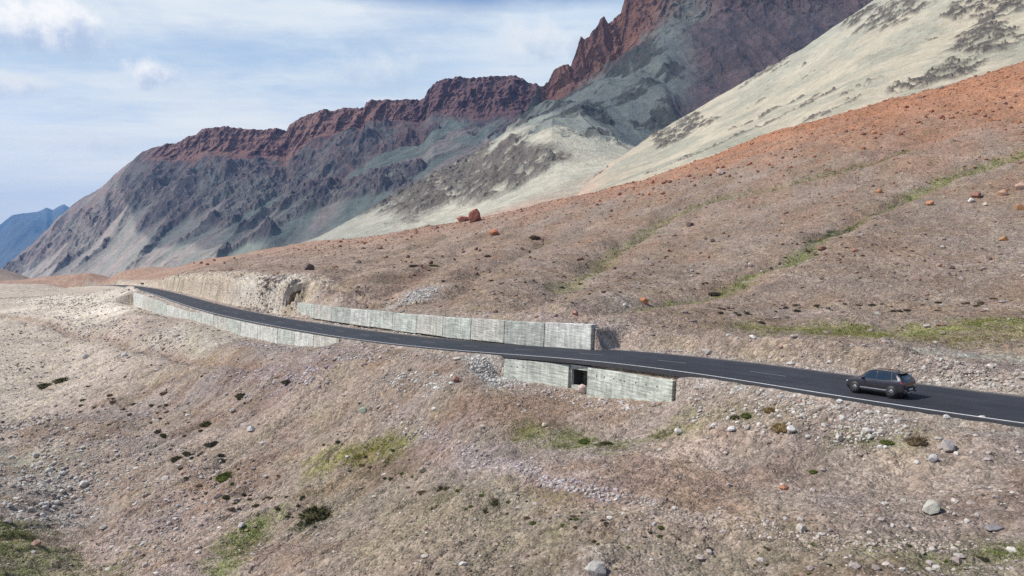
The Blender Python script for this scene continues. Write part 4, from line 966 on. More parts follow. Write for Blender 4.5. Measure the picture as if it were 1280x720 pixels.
BL = [ # u, v(base), width px, aspect, colour, label
 (592,276,20,1.0,(.27,.105,.075),'large dark red boulder standing on the crest of the brown hillside'),
 (579,277,16,.6,(.40,.19,.13),'low orange-red rock leaning against the large dark red boulder'),
 (617,293,12,.8,(.42,.18,.10),'orange rock on the slope just right below the large dark red boulder'),
 (1185,564,19,1.0,(.42,.37,.34),'large rounded grey boulder on the right verge below the road'),
 (1196,569,9,.7,(.56,.51,.46),'small white stone touching the large rounded grey boulder'),
 (1165,577,11,1.25,(.55,.53,.51),'upright pointed white stone left of the large grey boulder'),
 (1147,580,8,.8,(.62,.58,.52),'small white stone left of the upright pointed stone'),
 (1163,640,24,.75,(.42,.40,.34),'broad pale split boulder on bare dirt at the lower right'),
 (1193,628,10,.6,(.52,.48,.42),'flat pale stone just right of the broad split boulder'),
 (1209,653,9,.7,(.58,.54,.49),'small white stone below and right of the broad split boulder'),
 (1243,662,22,.35,(.22,.20,.20),'flat dark slab lying in the dirt at the lower right edge'),
 (1001,665,15,.85,(.52,.46,.40),'pale angular stone at the foot of the dirt bank, lower centre right'),
 (1049,550,13,.8,(.47,.41,.36),'greyish rounded stone below the verge between two pale stones'),
 (990,538,14,.55,(.58,.56,.52),'white flat stone among rubble under the middle of the right road stretch'),
 (1084,541,12,.7,(.60,.56,.50),'white stone at the foot of the rubble bank below the car'),
 (915,538,11,.7,(.60,.58,.55),'bright white stone in the green strip right of the culvert'),
 (893,534,10,.7,(.55,.51,.46),'pale stone second right of the culvert in the green strip'),
 (848,541,11,.7,(.58,.54,.47),'cream stone on the grass just below the culvert right end'),
 (728,490,14,1.1,(.50,.38,.33),'pinkish boulder lying in the mouth of the culvert'),
 (980,612,11,.8,(.42,.20,.12),'small orange stone in a hollow of the dirt bank'),
 (455,515,12,.7,(.34,.37,.28),'greenish stone at the top of the rubble streak left of centre'),
 (528,589,9,.8,(.42,.36,.27),'lone tan stone on the slope below the yellow grass'),
 (648,638,10,.8,(.45,.37,.31),'tan stone beside green tufts at lower centre'),
 (681,533,8,.8,(.52,.43,.32),'yellowish stone above the green patch in front of the culvert'),
 (603,535,7,.8,(.60,.50,.38),'small bright tan stone on the bank left of the culvert'),
 (386,337,15,.65,(.16,.12,.11),'dark brown boulder above the rock recess behind the road'),
 (91,342,9,.9,(.50,.22,.12),'orange rock pinnacle on the skyline at the far left'),
 (806,379,12,.8,(.48,.21,.11),'orange boulder at the lower end of the green streak'),
 (720,393,9,.65,(.40,.20,.15),'reddish boulder just above the right end of the breast wall'),
 (1253,243,12,.7,(.40,.25,.17),'brown boulder left of a pink one at the right edge of the hillside'),
 (1275,237,15,.8,(.42,.27,.20),'large pinkish boulder at the right edge of the hillside'),
 (1275,262,10,1.,(.38,.19,.09),'ochre upright boulder at the right edge below the pinkish one'),
 (1255,301,11,.75,(.44,.23,.11),'ochre boulder alone on the slope below the right edge group'),
 (1163,256,10,.75,(.44,.22,.12),'orange boulder above the end of the green gully'),
 (1026,312,12,.55,(.28,.16,.11),'elongated red-brown boulder beside the dark green gully'),
 (1099,241,8,.95,(.45,.22,.12),'small orange boulder left of the green gully head'),
 (901,218,10,.9,(.50,.38,.32),'white topped boulder on the rusty skyline of the hillside'),
 (862,283,11,.7,(.14,.10,.09),'dark brown boulder on the mauve slope above centre'),
 (1221,246,14,.6,(.26,.14,.10),'cluster-topping dark red boulder near the white stones at right'),
 (1214,252,7,.9,(.62,.58,.52),'white stone under the dark red boulder near the right edge'),
 (1231,257,7,.7,(.52,.47,.38),'cream stone right of the white stone near the right edge'),
 (235,521,7,.8,(.62,.60,.57),'single white stone on the brown slope at left'),
 (314,538,10,.7,(.60,.57,.54),'white stone beside the dark rill at left centre'),
 (107,447,8,.8,(.58,.55,.53),'white stone on the tan shelf at the far left'),
 (155,445,8,.6,(.60,.57,.53),'white stone on the pale bank below the left wall'),
 (105,607,12,.7,(.56,.54,.50),'white flat stone in the stony gully at the lower left'),
 (302,658,9,.8,(.58,.53,.50),'white stone on the slope above the grass streak at lower left'),
 (1183,522,9,.6,(.60,.56,.52),'white stone on the verge just under the road edge at right'),
 (1228,524,10,.7,(.60,.56,.50),'cream stone on the verge near the right end of the road'),
 (1050,503,9,.6,(.62,.60,.57),'white stone on the verge just below the car'),
 (1238,460,10,.7,(.52,.46,.40),'pale boulder on the spoil bank behind the road at right'),
 (988,455,9,.5,(.55,.50,.45),'flat white stone lying on the far verge left of the car'),
 (570,477,9,.8,(.28,.12,.09),'dark red stone among grey ones on the bank left of the culvert'),
 (744,716,30,.7,(.42,.39,.35),'broken white rock poking out of the slope at the bottom centre'),
]
for i, (u, v, w, a, c, lb) in enumerate(BL):
    boulder('boulder', u, v, w, a, c, lb, seed=40 + i, sub=4 if w > 17 else 3)
# the ledge of rock that roofs the dark recess beside the breast wall
zn = float(NICHE[2])
nr_, ny_ = 40, 26; V = []; F = []
th_ = np.linspace(-.12 * np.pi, 1.12 * np.pi, nr_)
for (rx, rz, ys_row) in ((2.6, 5.2, np.linspace(5.6, -.3, ny_)), (4.2, 6.7, np.linspace(-.5, 6.6, ny_))):
    for yy in ys_row:
        px_ = rx * np.cos(th_) * (1.05 if rx < 3 else 1.); pz_ = .6 + rz * np.sign(np.sin(th_)) * np.abs(np.sin(th_)) ** .8
        w1 = fbm3(px_ * 1. + 9, yy + 0 * px_, pz_, 2.6, 4, 33); w2 = fbm3(px_, yy + 0 * px_ + 5, pz_, .9, 3, 36)
        k_ = 1 + (.24 * w1 + .10 * w2)
        V.append(np.stack([px_ * k_, yy + .8 * w1 + .3 * w2, (pz_ - 2) * k_ + 2], 1))
V = np.concatenate(V); tot = 2 * ny_
for r0 in range(tot - 1):
    for q_ in range(nr_ - 1): F.append((r0*nr_ + q_, r0*nr_ + q_ + 1, (r0+1)*nr_ + q_ + 1, (r0+1)*nr_ + q_))
led = mesh_np('rock_arch', V, F, MB, smooth=False, attrs={'Col': np.tile((.43, .37, .30), (len(V), 1)) * (1 + .3 * fbm3(V[:, 0], V[:, 1], V[:, 2], 1.2, 3, 3))[:, None]})
led.rotation_euler = (0, 0, -math.atan2(.25, .968)); led.location = (NICHE[0], NICHE[1], zn)
tag(led, 'rough rock hollow with a dark mouth left of the breast wall', 'rock hollow')
# groups of look-alikes, individuals
protos = []
def proto_mesh(col, seed):
    V, F = rock_shape(2, seed, 7, .15)
    o = mesh_np('boulder', V, F, MB, smooth=False, attrs={'Col': np.tile(np.array(col), (len(V), 1)) * (1 + .2 * fbm3(V[:, 0] + seed, V[:, 1], V[:, 2], .8, 2, seed))[:, None]})
    me = o.data; bpy.data.objects.remove(o); return me
def group_rocks(cols, seed0, spots, label, group, cat='boulder'):
    ms = [proto_mesh(c, seed0 + i) for i, c in enumerate(cols)]
    for i, (u, v, w) in enumerate(spots):
        boulder('boulder', u, v, w, random.uniform(.7, 1.), None, label, group, cat, mesh=ms[i % len(ms)])
def spots_in(poly_pts, n, wmin, wmax, halfw):
    out = []
    for _ in range(n):
        i = random.randrange(len(poly_pts) - 1); t = random.random(); a, b = poly_pts[i], poly_pts[i + 1]
        out.append((a[0] + (b[0]-a[0]) * t + random.uniform(-1, 1) * halfw, a[1] + (b[1]-a[1]) * t + random.uniform(-1, 1) * halfw * .45, random.uniform(wmin, wmax) * random.uniform(.7, 1.2)))
    return out
group_rocks([(.36,.16,.10),(.28,.13,.09),(.42,.21,.13),(.24,.14,.11)], 1100, spots_in([(700,262),(850,228),(980,195),(1150,150),(1270,125)], 62, 3.2, 6.5, 26), 'rusty boulder in the orange talus along the top of the hillside', 'boulders in the orange talus')
group_rocks([(.19,.125,.10),(.25,.16,.125),(.14,.10,.085),(.33,.17,.11)], 1120, spots_in([(470,330),(600,330),(750,340),(900,300),(1050,330),(1250,320)], 74, 2.8, 6, 45), 'brown boulder dotted over the middle of the hillside above the road', 'boulders on the brown hillside')
group_rocks([(.27,.14,.10),(.40,.20,.13)], 1140, spots_in([(230,333),(330,318),(450,303),(550,290)], 26, 2.4, 4.2, 12), 'small reddish boulder near the skyline of the hillside above the left road', 'boulders near the left skyline')
group_rocks([(.58,.55,.51),(.50,.46,.42),(.45,.39,.35)], 1160, spots_in([(870,515),(960,535),(1100,550),(1220,560)], 40, 3.5, 7, 24), 'pale fist-rounded stone below the right stretch of road', 'pale stones below the right verge', 'stone')
group_rocks([(.52,.48,.45),(.44,.37,.33)], 1180, spots_in([(640,600),(800,640),(950,655),(1100,660),(1250,640)], 40, 3.5, 7, 30), 'pale stone sitting on the bare dirt at the lower right', 'stones on the lower right dirt', 'stone')
group_rocks([(.56,.54,.50),(.46,.42,.38)], 1200, spots_in([(20,590),(60,575),(90,610),(60,640),(20,620)], 40, 4, 8, 24), 'pale stone in the stony gully at the lower left', 'stones in the lower left gully', 'stone')
# ------------------------------------------------------------------ cushion shrubs
MSH = ground_mat('shrub_leaf', [(14., 1.), (40., 1.)], .02)
def shrub_mesh(col, seed):
    """a low dome of many short stiff twigs"""
    rg = np.random.default_rng(seed); V0, F0 = ICO[3]
    V = V0 * (1 + .35 * fbm3(V0[:, 0] + seed, V0[:, 1], V0[:, 2], .6, 3, seed))[:, None]; V[:, 2] *= .55
    cb = np.array(col); c = [np.tile(cb * .8, (len(V), 1))]; Vs = [V]; Fs = [F0]; o = len(V)
    n = 420; d = rg.normal(size=(n, 3)); d[:, 2] = np.abs(d[:, 2]); d /= np.linalg.norm(d, axis=1)[:, None]
    b = d * [.82, .82, .42]; tip = d * [1.15, 1.15, .85] * rg.uniform(.8, 1.25, (n, 1)) + rg.normal(size=(n, 3)) * .08
    sd = np.cross(d, rg.normal(size=(n, 3))); sd /= np.linalg.norm(sd, axis=1)[:, None]; sd *= .07
    Vs.append(np.stack([b - sd, b + sd, tip], 1).reshape(-1, 3)); Fs.append(np.arange(3 * n).reshape(-1, 3) + o)
    c.append(np.repeat(cb * rg.uniform(.7, 1.5, (n, 1)), 3, 0))
    ob_ = mesh_np('cushion_shrub', np.vstack(Vs), np.vstack(Fs), MSH, smooth=False, attrs={'Col': np.vstack(c)}); me = ob_.data; bpy.data.objects.remove(ob_); return me
SHC = {'olive': (.085, .08, .035), 'green': (.10, .12, .03), 'dry': (.27, .19, .09), 'dark': (.075, .065, .045), 'brown': (.14, .10, .06)}
SHM = {k: [shrub_mesh(c, 70 + 3 * i), shrub_mesh(c, 71 + 3 * i)] for i, (k, c) in enumerate(SHC.items())}
def shrub(u, v, w, kind, label, group=None, tall=.8):
    p = hit(u, v)
    if p is None: return
    on, _, _ = on_road(np.array([p[0]]), np.array([p[1]]), 1.0, 1.0)
    if on[0]: return
    R_ = w / FPX * p[1] / 2; o = link(bpy.data.objects.new('cushion_shrub', random.choice(SHM[kind])))
    o.scale = (R_ * 1.1, R_, R_ * tall); o.rotation_euler = (0, 0, random.uniform(0, 6.3)); o.location = (p[0], p[1], p[2] - R_ * .05)
    tag(o, label, 'shrub', group)
for a in [(979,536,24,'dry','dry golden tussock below the rubble bank under the right road',.8),(1147,553,22,'brown','dark brown tussock left of the large grey boulder',.9),
 (57,482,17,'olive','left dark olive cushion of a pair on the far left slope',.5),(79,476,20,'olive','right elongated dark cushion of a pair on the far left slope',.5),
 (207,492,12,'brown','dark cushion on the left slope under the mauve rocks',.6),(302,495,14,'olive','dark cushion on the mauve rocky patch at left',.7),(259,531,15,'olive','dark cushion at the middle of the left slope',.7),
 (263,556,13,'dark','flat dark cushion below the middle left one',.6),(283,597,24,'green','wide green-brown cushion right of the rill at lower left',.7),(221,574,14,'olive','dark cushion low on the left slope, left of the rill',.7),
 (395,645,36,'olive','big dark green bush near the bottom left of centre',.8),(360,478,14,'dark','dark cushion near the top of the dark rill',.6),
 (934,520,15,'green','green cushion on the bank right of the culvert',.7),(920,522,12,'olive','small olive cushion right of the culvert, next to a green one',.7),(963,513,16,'dry','pale dry tuft high on the verge below the right road',.7),
 (893,368,16,'dark','dark olive cushion under the long green streak on the hillside',.5),(951,404,10,'dark','dark cushion above the left end of the meadow',.7),(730,552,14,'green','bright green cushion in front of the culvert',.6),(758,556,18,'olive','olive cushion right of the bright green one in front of the culvert',.6),
 (518,333,13,'dark','dark cushion on the hillside above the breast wall',.5),(541,333,13,'green','green cushion just right of the dark one above the breast wall',.5),(610,321,9,'dark','round dark cushion on the slope under the orange rock',.7),(668,297,13,'brown','brown cushion at the head of the middle gully',.6),
 (1018,590,12,'green','small green tuft alone on the dirt bank at right',.5),(1110,553,16,'green','low green tuft left of the brown tussock',.5)]:
    shrub(a[0], a[1], a[2], a[3], a[4], None, a[5])
for (pts, n_, w0, w1, hw, kinds, lb, gp) in (
 ([(120,500),(220,540),(300,600),(360,660)], 90, 4, 8, 55, ('dark', 'olive', 'brown'), 'small dark cushion shrub dotting the left slope below the road', 'cushion shrubs on the left slope'),
 ([(880,390),(1000,385),(1150,385),(1270,375)], 46, 4, 8, 13, ('dark', 'brown'), 'small dark cushion in the row along the foot of the hillside above the meadow', 'cushions above the meadow'),
 ([(540,330),(700,370),(900,330),(1150,300)], 60, 3, 5.5, 40, ('dark', 'olive', 'brown'), 'tiny dark shrub scattered over the hillside above the road', 'shrubs on the hillside'),
 ([(420,560),(560,620),(700,650),(900,690),(1250,700)], 70, 4, 9, 36, ('olive', 'brown', 'dark', 'green'), 'small olive tuft on the grassy ground along the bottom', 'tufts along the bottom')):
    for (u, v, w) in spots_in(pts, n_, w0, w1, hw): shrub(u, v, w, random.choice(kinds), lb, gp, random.uniform(.45, .8))
print('shrubs', time.time() - T00)
# ------------------------------------------------------------------ grass blades where the ground is green
def grass():
    xs = []; ys = []; cs = []
    for P, w, cc, st, wl, sd in PAINTW:
        if cc[1] < cc[0] * .86 or cc[2] > .13 or cc[1] > .24: continue
        n_ = int(min(5200, 900 + w * arclen(P)[-1] * 26))
        t = rng.uniform(0, len(P) - 1.001, n_); i = t.astype(int); q = P[i] + (P[i+1] - P[i]) * (t - i)[:, None]
        a = rng.uniform(0, 2*np.pi, n_); rr = w * 1.0 * np.sqrt(rng.random(n_))
        x = q[:, 0] + rr * np.cos(a); y = q[:, 1] + rr * np.sin(a)
        b = blob(x, y, P, w, .5, sd, wl); k = rng.random(n_) < b * sst(fbm(x, y, 3.5, 3, 830), -.15, .25) * (1. if y.mean() < 110 else .5)
        xs.append(x[k]); ys.append(y[k]); cs.append(np.tile(cc, (k.sum(), 1)))
    x = np.concatenate(xs); y = np.concatenate(ys); c = np.vstack(cs); on, _, _ = on_road(x, y, 1., 1.); x, y, c = x[~on], y[~on], c[~on]
    z = TZ(x, y); n_ = len(x); r = np.hypot(x, y); hgt = np.clip(r * .0016, .06, .3) * rng.uniform(.7, 1.5, n_)
    V = []; C2 = []
    for k in range(5):
        a = rng.uniform(0, 2*np.pi, n_); dx, dy = np.cos(a), np.sin(a); bx = x + rng.normal(size=n_) * hgt * .4; by = y + rng.normal(size=n_) * hgt * .4
        wd = hgt * .16; zz = z - .02
        V.append(np.stack([np.stack([bx - dy*wd, by + dx*wd, zz], 1), np.stack([bx + dy*wd, by - dx*wd, zz], 1), np.stack([bx + dx*hgt*.5, by + dy*hgt*.5, z + hgt], 1)], 1))
        C2.append(np.repeat((c * rng.uniform(.9, 1.7, (n_, 1)))[:, None], 3, 1))
    V = np.concatenate(V).reshape(-1, 3); C2 = np.concatenate(C2).reshape(-1, 3)
    o = mesh_np('grass', V, np.arange(len(V)).reshape(-1, 3), MSH, smooth=False, attrs={'Col': C2}); tag(o, 'short green and yellow grass in streaks and patches', kind='stuff'); print('grass', n_)
grass()
# ------------------------------------------------------------------ road sign far along the road
sp_ = float(np.interp(178, proj(*road_pt(s_even, RW + 1.2).T)[0], s_even)); q = road_pt(np.array([sp_]), RW + 1.2)[0]
sg = empty('road_sign', tuple(q), 0); tag(sg, 'small dark green road sign board beside the far left bend', 'road sign')
MSGN = flat_mat('green_sign_paint', (.015, .07, .05), .5); MPOST = flat_mat('galvanised_post', (.35, .36, .36), .5, .6)
def boxm(name, c, h, mat, parent, bev=.01, rot=None):
    V = [Vector((c[0] + sx*h[0], c[1] + sy*h[1], c[2] + sz*h[2])) for sx in (-1, 1) for sy in (-1, 1) for sz in (-1, 1)]
    o = mesh_py(name, V, [(0,1,3,2),(4,6,7,5),(0,4,5,1),(2,3,7,6),(0,2,6,4),(1,5,7,3)], mat, parent)
    if bev:
        md = o.modifiers.new('b', 'BEVEL'); md.width = bev; md.segments = 2
    return o
boxm('board', (0, 0, 1.75), (.95, .02, .5), MSGN, sg, .006); boxm('post', (-.6, .05, 1.0), (.035, .03, 1.1), MPOST, sg, .004); boxm('post', (.6, .05, 1.0), (.035, .03, 1.1), MPOST, sg, .004)
# ------------------------------------------------------------------ the car (x forward, y left, z up)
def car():
    paint, nt, b = new_mat('car_paint'); b.inputs['Base Color'].default_value = (.045, .043, .052, 1); b.inputs['Metallic'].default_value = .75; b.inputs['Roughness'].default_value = .34
    b.inputs['Coat Weight'].default_value = .8; b.inputs['Coat Roughness'].default_value = .06
    tc = nd(nt, 'ShaderNodeTexCoord'); no = nd(nt, 'ShaderNodeTexNoise', Scale=2.5, Detail=5.); nt.links.new(tc.outputs['Object'], no.inputs['Vector'])
    rr = nd(nt, 'ShaderNodeMapRange', **{'From Min': .3, 'From Max': .7, 'To Min': .28, 'To Max': .46}); nt.links.new(no.outputs['Fac'], rr.inputs['Value']); nt.links.new(rr.outputs[0], b.inputs['Roughness'])
    glass = flat_mat('car_glass', (.012, .016, .02), .05, 0, spec=.9, coat=.5); blk = flat_mat('black_trim', (.018, .018, .019), .6)
    sil = flat_mat('silver_trim', (.55, .56, .58), .3, .8); tyre = flat_mat('tyre_rubber', (.02, .02, .021), .85); rim = flat_mat('rim_metal', (.16, .165, .17), .4, .6)
    red = flat_mat('tail_lamp', (.30, .01, .012), .2, coat=.6); plate = flat_mat('plate_white', (.7, .7, .68), .5); lamp = flat_mat('head_lamp', (.7, .72, .75), .15, coat=.6)
    root = empty('parked_car'); root.name = 'car'
    # stations: x, half width, sill z, belt z, roof half width, roof z
    ST = np.array([
     (-2.14,.70,.52,.86,.60,.90),(-2.10,.80,.40,.98,.70,1.03),(-2.02,.86,.34,1.05,.74,1.12),(-1.86,.885,.30,1.10,.68,1.36),(-1.62,.90,.27,1.10,.63,1.52),(-1.30,.905,.25,1.08,.63,1.60),
     (-.80,.905,.24,1.06,.65,1.635),(-.20,.905,.24,1.04,.66,1.635),(.30,.905,.24,1.03,.65,1.60),(.62,.905,.24,1.02,.66,1.46),(.90,.905,.24,1.01,.70,1.25),(1.14,.90,.25,1.0,.74,1.07),
     (1.50,.89,.26,.95,.70,1.01),(1.80,.86,.28,.88,.62,.95),(2.00,.80,.31,.80,.55,.87),(2.11,.68,.38,.70,.46,.76),(2.16,.56,.46,.60,.40,.64)])
    xs = np.linspace(-2.14, 2.16, 130)
    P = catmull(ST, 10); P = P[np.argsort(P[:, 0])]
    S = [np.interp(xs, P[:, 0], P[:, k]) for k in range(1, 6)]
    def prof(i_w, zs, zb, rw, zr):
        w = i_w
        pts = [(0, zs), (w*.55, zs), (w*.90, zs + .01), (w*.985, zs + .07), (w*1.0, zs + .22), (w*.985, mix(zs, zb, .55)), (w*.995, mix(zs, zb, .80)), (w*.97, zb - .03), (mix(w, rw, .14) - .02, zb + .02),
               (mix(w, rw, .55) - .01, mix(zb, zr, .5)), (mix(w, rw, .93), zr - (zr - zb) * .12), (rw*.93, zr - .03), (rw*.75, zr - .006), (rw*.4, zr + .008), (0, zr + .012)]
        return np.array(pts)
    R = [prof(*[q[i] for q in S]) for i in range(len(xs))]
    m_ = len(R[0]); V = []; F = []
    for side in (1, -1):
        for i in range(len(xs)):
            for (yy, zz) in R[i]: V.append((xs[i], side * yy, zz))
    n_ = len(xs) * m_
    for sd in (0, 1):
        for i in range(len(xs) - 1):
            for k in range(m_ - 1):
                a = sd*n_ + i*m_ + k; f = (a, a+1, a+1+m_, a+m_); F.append(f if sd else f[::-1])
    F.append(tuple([k for k in range(m_)] + [n_ + k for k in range(m_ - 2, 0, -1)])); e = (len(xs) - 1) * m_
    F.append(tuple([e + k for k in range(m_)] + [n_ + e + k for k in range(m_ - 2, 0, -1)])[::-1])
    import bmesh
    body = mesh_py('body', V, F, paint, root, True)
    bm = bmesh.new(); bm.from_mesh(body.data); bmesh.ops.remove_doubles(bm, verts=bm.verts, dist=.0005); bmesh.ops.recalc_face_normals(bm, faces=bm.faces)
    # wheel arches cut out of the flanks
    bm.to_mesh(body.data); bm.free()
    def surf(x, k):
        i = np.clip((x - xs[0]) / (xs[1] - xs[0]), 0, len(xs) - 1.001); a = int(i); t = i - a
        r0 = mix(R[a], R[a+1], t); k = min(k, m_ - 1.001); j = int(k); q = mix(r0[j], r0[j+1], k - j); return np.array([x, q[0], q[1]])
    def patch(name, xr, kr, mat, side=1, d=.008, nx=10, nk=6, shape=None):
        V = []; F = []
        for i in range(nx + 1):
            for j in range(nk + 1):
                ti, tj = i / nx, j / nk
                if shape: x_, k_ = shape(ti, tj)
                else: x_, k_ = mix(*xr, ti), mix(*kr, tj)
                p = surf(x_, k_); px = surf(x_ + .01, k_) - surf(x_ - .01, k_); pk = surf(x_, min(k_ + .05, m_ - 1.01)) - surf(x_, max(k_ - .05, 0)); nn = np.cross(px, pk); nn /= np.linalg.norm(nn) + 1e-9
                if nn[1] < 0 or (abs(nn[1]) < .05 and nn[2] < 0): nn = -nn
                p = p + nn * d; V.append((p[0], p[1] * side, p[2]))
        for i in range(nx):
            for j in range(nk):
                a = i*(nk+1) + j; F.append((a, a+1, a+nk+2, a+nk+1))
        return mesh_py(name, V, F, mat, root, True)
    for sd in (1, -1):
        patch('window_surround', (0, 0), (0, 0), blk, sd, .004, 24, 6, shape=lambda a, b: (mix(mix(.92, -1.70, a), mix(.42, -1.46, a), b), mix(8.0, 10.2, b)))
        patch('side_window', (0, 0), (0, 0), glass, sd, shape=lambda a, b: (mix(mix(.86, -.18, a), mix(.36, -.18, a), b), mix(8.1, 10.1, b)))
        patch('side_window', (0, 0), (0, 0), glass, sd, shape=lambda a, b: (mix(mix(-.24, -1.22, a), mix(-.24, -1.16, a), b), mix(8.1, 10.1, b)))
        patch('quarter_window', (0, 0), (0, 0), glass, sd, shape=lambda a, b: (mix(mix(-1.28, -1.66, a), mix(-1.22, -1.44, a), b), mix(8.35, 10.0, b)))
        patch('door_cladding', (-1.75, 1.75), (2.0, 3.9), blk, sd, .012, 30, 4)
        patch('cladding_strip', (-.95, .95), (3.95, 4.25), sil, sd, .016, 20, 2)
        patch('roof_rail', (-1.40, .25), (11.2, 11.7), sil, sd, .035, 16, 2)
        tl = patch('tail_lamp', (-2.11, -1.90), (6.6, 7.6), red, sd, .012, 6, 4)
        patch('head_lamp', (1.93, 2.12), (6.2, 7.2), lamp, sd, .012, 6, 4)
        boxm('mirror', (.72, sd * 1.0, 1.08), (.07, .11, .065), paint, root, .03)
        for wx in (-1.30, 1.32):
            # arch lining + wheel
            tube('wheel_arch', (wx, sd * .70, .385), (wx, sd * .915, .385), .405, .405, 36, blk, root)
            wh = tube('wheel', (wx, sd * .72, .335), (wx, sd * .928, .335), .335, .325, 36, tyre, root)
            rm = tube('rim', (wx, sd * .90, .335), (wx, sd * .934, .335), .225, .215, 28, rim, wh)
            tube('hub', (wx, sd * .93, .335), (wx, sd * .942, .335), .05, .045, 14, blk, wh)
            for s5 in range(5):
                a = s5 * 2*math.pi/5 + .3; p0 = (wx + .10*math.cos(a), sd*.937, .335 + .10*math.sin(a)); p1 = (wx + .185*math.cos(a), sd*.937, .335 + .185*math.sin(a))
                tube('rim_gap', p0, p1, .022, .045, 8, blk, wh)
    def cpatch(name, xr, kr, mat, d=.008, nx=10):
        V = []; F = []; ys = [(1, k) for k in np.linspace(kr[0], kr[1], 5)]; 
        row = [(1, k) for k in np.linspace(kr[0], kr[1], 6)] + [(-1, k) for k in np.linspace(kr[1], kr[0], 6)][1:]
        for i in range(nx + 1):
            x_ = mix(*xr, i / nx)
            for sd, k_ in row:
                p = surf(x_, k_); px = surf(x_ + .01, k_) - surf(x_ - .01, k_); nn = np.array([-px[2], 0, px[0]]); nn /= np.linalg.norm(nn) + 1e-9
                p = p + nn * d; V.append((p[0], p[1]*sd, p[2]))
        c_ = len(row)
        for i in range(nx):
            for j in range(c_ - 1): a = i*c_ + j; F.append((a, a+1, a+c_+1, a+c_))
        return mesh_py(name, V, F, mat, root, True)
    cpatch('windscreen', (.42, 1.04), (11.3, 14), glass); cpatch('rear_window', (-1.98, -1.68), (11.2, 14), glass); cpatch('sunroof', (-.75, .1), (12.0, 14), glass, .006)
    boxm('spoiler', (-1.72, 0, 1.565), (.16, .60, .02), paint, root, .015)
    boxm('tail_light_bar', (-2.128, 0, .90), (.022, .56, .025), red, root, .008)
    boxm('rear_bumper', (-2.10, 0, .50), (.07, .80, .13), blk, root, .05)
    boxm('skid_plate', (-2.165, 0, .40), (.02, .42, .055), sil, root, .015)
    for sd in (1, -1): boxm('bumper_trim', (-2.16, sd * .66, .52), (.02, .07, .07), sil, root, .015)
    boxm('number_plate', (-2.172, 0, .60), (.008, .25, .055), plate, root, .003); boxm('tailgate_recess', (-2.15, 0, .66), (.012, .42, .14), blk, root, .01)
    boxm('underbody', (0, 0, .26), (1.9, .72, .07), blk, root, .03); boxm('front_grille', (2.135, 0, .55), (.04, .42, .10), blk, root, .02); boxm('antenna', (-1.35, 0, 1.66), (.07, .015, .035), blk, root, .01)
    tag(root, 'dark grey compact SUV driving left along the road, seen from behind', 'car')
    return root
cr = car()
pn, qn = RE, None
un, vn_ = proj(*road_pt(s_even, 1.74).T)
s_r = float(np.interp(1115.5, un, s_even)); rearL = road_pt(np.array([s_r]), 1.74)[0]
fwdd = road_pt(np.array([s_r - 2.62]), 1.74)[0] - rearL; fwdd[2] = fwdd[2]; L_ = np.linalg.norm(fwdd); fwdd /= L_
yaw = math.atan2(fwdd[1], fwdd[0]); pit = -math.asin(fwdd[2])
cr.rotation_euler = (0, pit, yaw); cr.scale = (.96, 1., 1.07)
lft = np.array([-math.sin(yaw), math.cos(yaw), 0])
cen = rearL + fwdd * 1.30 - lft * .86
cr.location = (cen[0], cen[1], cen[2] + .004)
print('car at', cen, 'z road', rearL, time.time() - T00)
# ------------------------------------------------------------------ light, clouds, sky, haze
SUN_AZ = math.radians(-88); SUN_EL = math.radians(49)      # compass angle from +Y towards +X
sd = np.array([math.sin(SUN_AZ) * math.cos(SUN_EL), math.cos(SUN_AZ) * math.cos(SUN_EL), math.sin(SUN_EL)])
ld = bpy.data.lights.new('sun', 'SUN'); ld.energy = 5.0; ld.angle = math.radians(.53); ld.color = (1., .955, .89)
lo = bpy.data.objects.new('sun', ld); COL.objects.link(lo); lo.rotation_euler = Vector(sd).to_track_quat('Z', 'Y').to_euler()
cm, nt, b = new_mat('cloud_vapour'); b.inputs['Base Color'].default_value = (.9, .9, .92, 1); b.inputs['Roughness'].default_value = 1; b.inputs['Specular IOR Level'].default_value = 0; b.inputs['Alpha'].default_value = .33
def cloud(outline, H, thick, label):
    """a cumulus bank high up whose shade falls on the surveyed slope points"""
    P = W(*np.array(outline, float).T); P = P + sd * ((H - P[:, 2]) / sd[2])[:, None]
    P = np.vstack([P, P[:1]]); L = arclen(P); n_ = 160; t = np.linspace(0, L[-1], n_, endpoint=False)
    Q = np.stack([np.interp(t, L, P[:, k]) for k in (0, 1)], 1); kk = np.hanning(11); kk /= kk.sum()
    Qp = np.concatenate([Q[-5:], Q, Q[:5]]); Q = np.stack([np.convolve(Qp[:, k], kk, 'valid') for k in (0, 1)], 1)
    c = Q.mean(0); V = []; m_ = 40
    for top in (1, 0):
        for i in range(m_ + 1):
            f = i / m_; q = c + (Q - c) * f
            wob = 1 + .05 * fbm(Q[:, 0], Q[:, 1], 300, 3, 940) * f; q = c + (Q - c) * f * wob[:, None]
            h = (1 - f ** 3) ** .6 * thick * (.6 + .8 * (fbm(q[:, 0], q[:, 1], 700, 4, 900) + .5)) if top else -(1 - f ** 6) * thick * .08 * (1 + fbm(q[:, 0], q[:, 1], 400, 3, 910))
            V.append(np.column_stack([q, H + h * np.ones(n_)]))
    V = np.vstack(V); F = []
    for top in (0, 1):
        o = top * (m_ + 1) * n_
        for i in range(m_):
            j = np.arange(n_); j2 = (j + 1) % n_; q = np.stack([o + i*n_ + j, o + i*n_ + j2, o + (i+1)*n_ + j2, o + (i+1)*n_ + j], 1); F.append(q[:, ::-1] if top == 0 else q)
    o = mesh_np('cloud', V, np.vstack(F), cm); tag(o, label, kind='structure')
HCL = 2400.
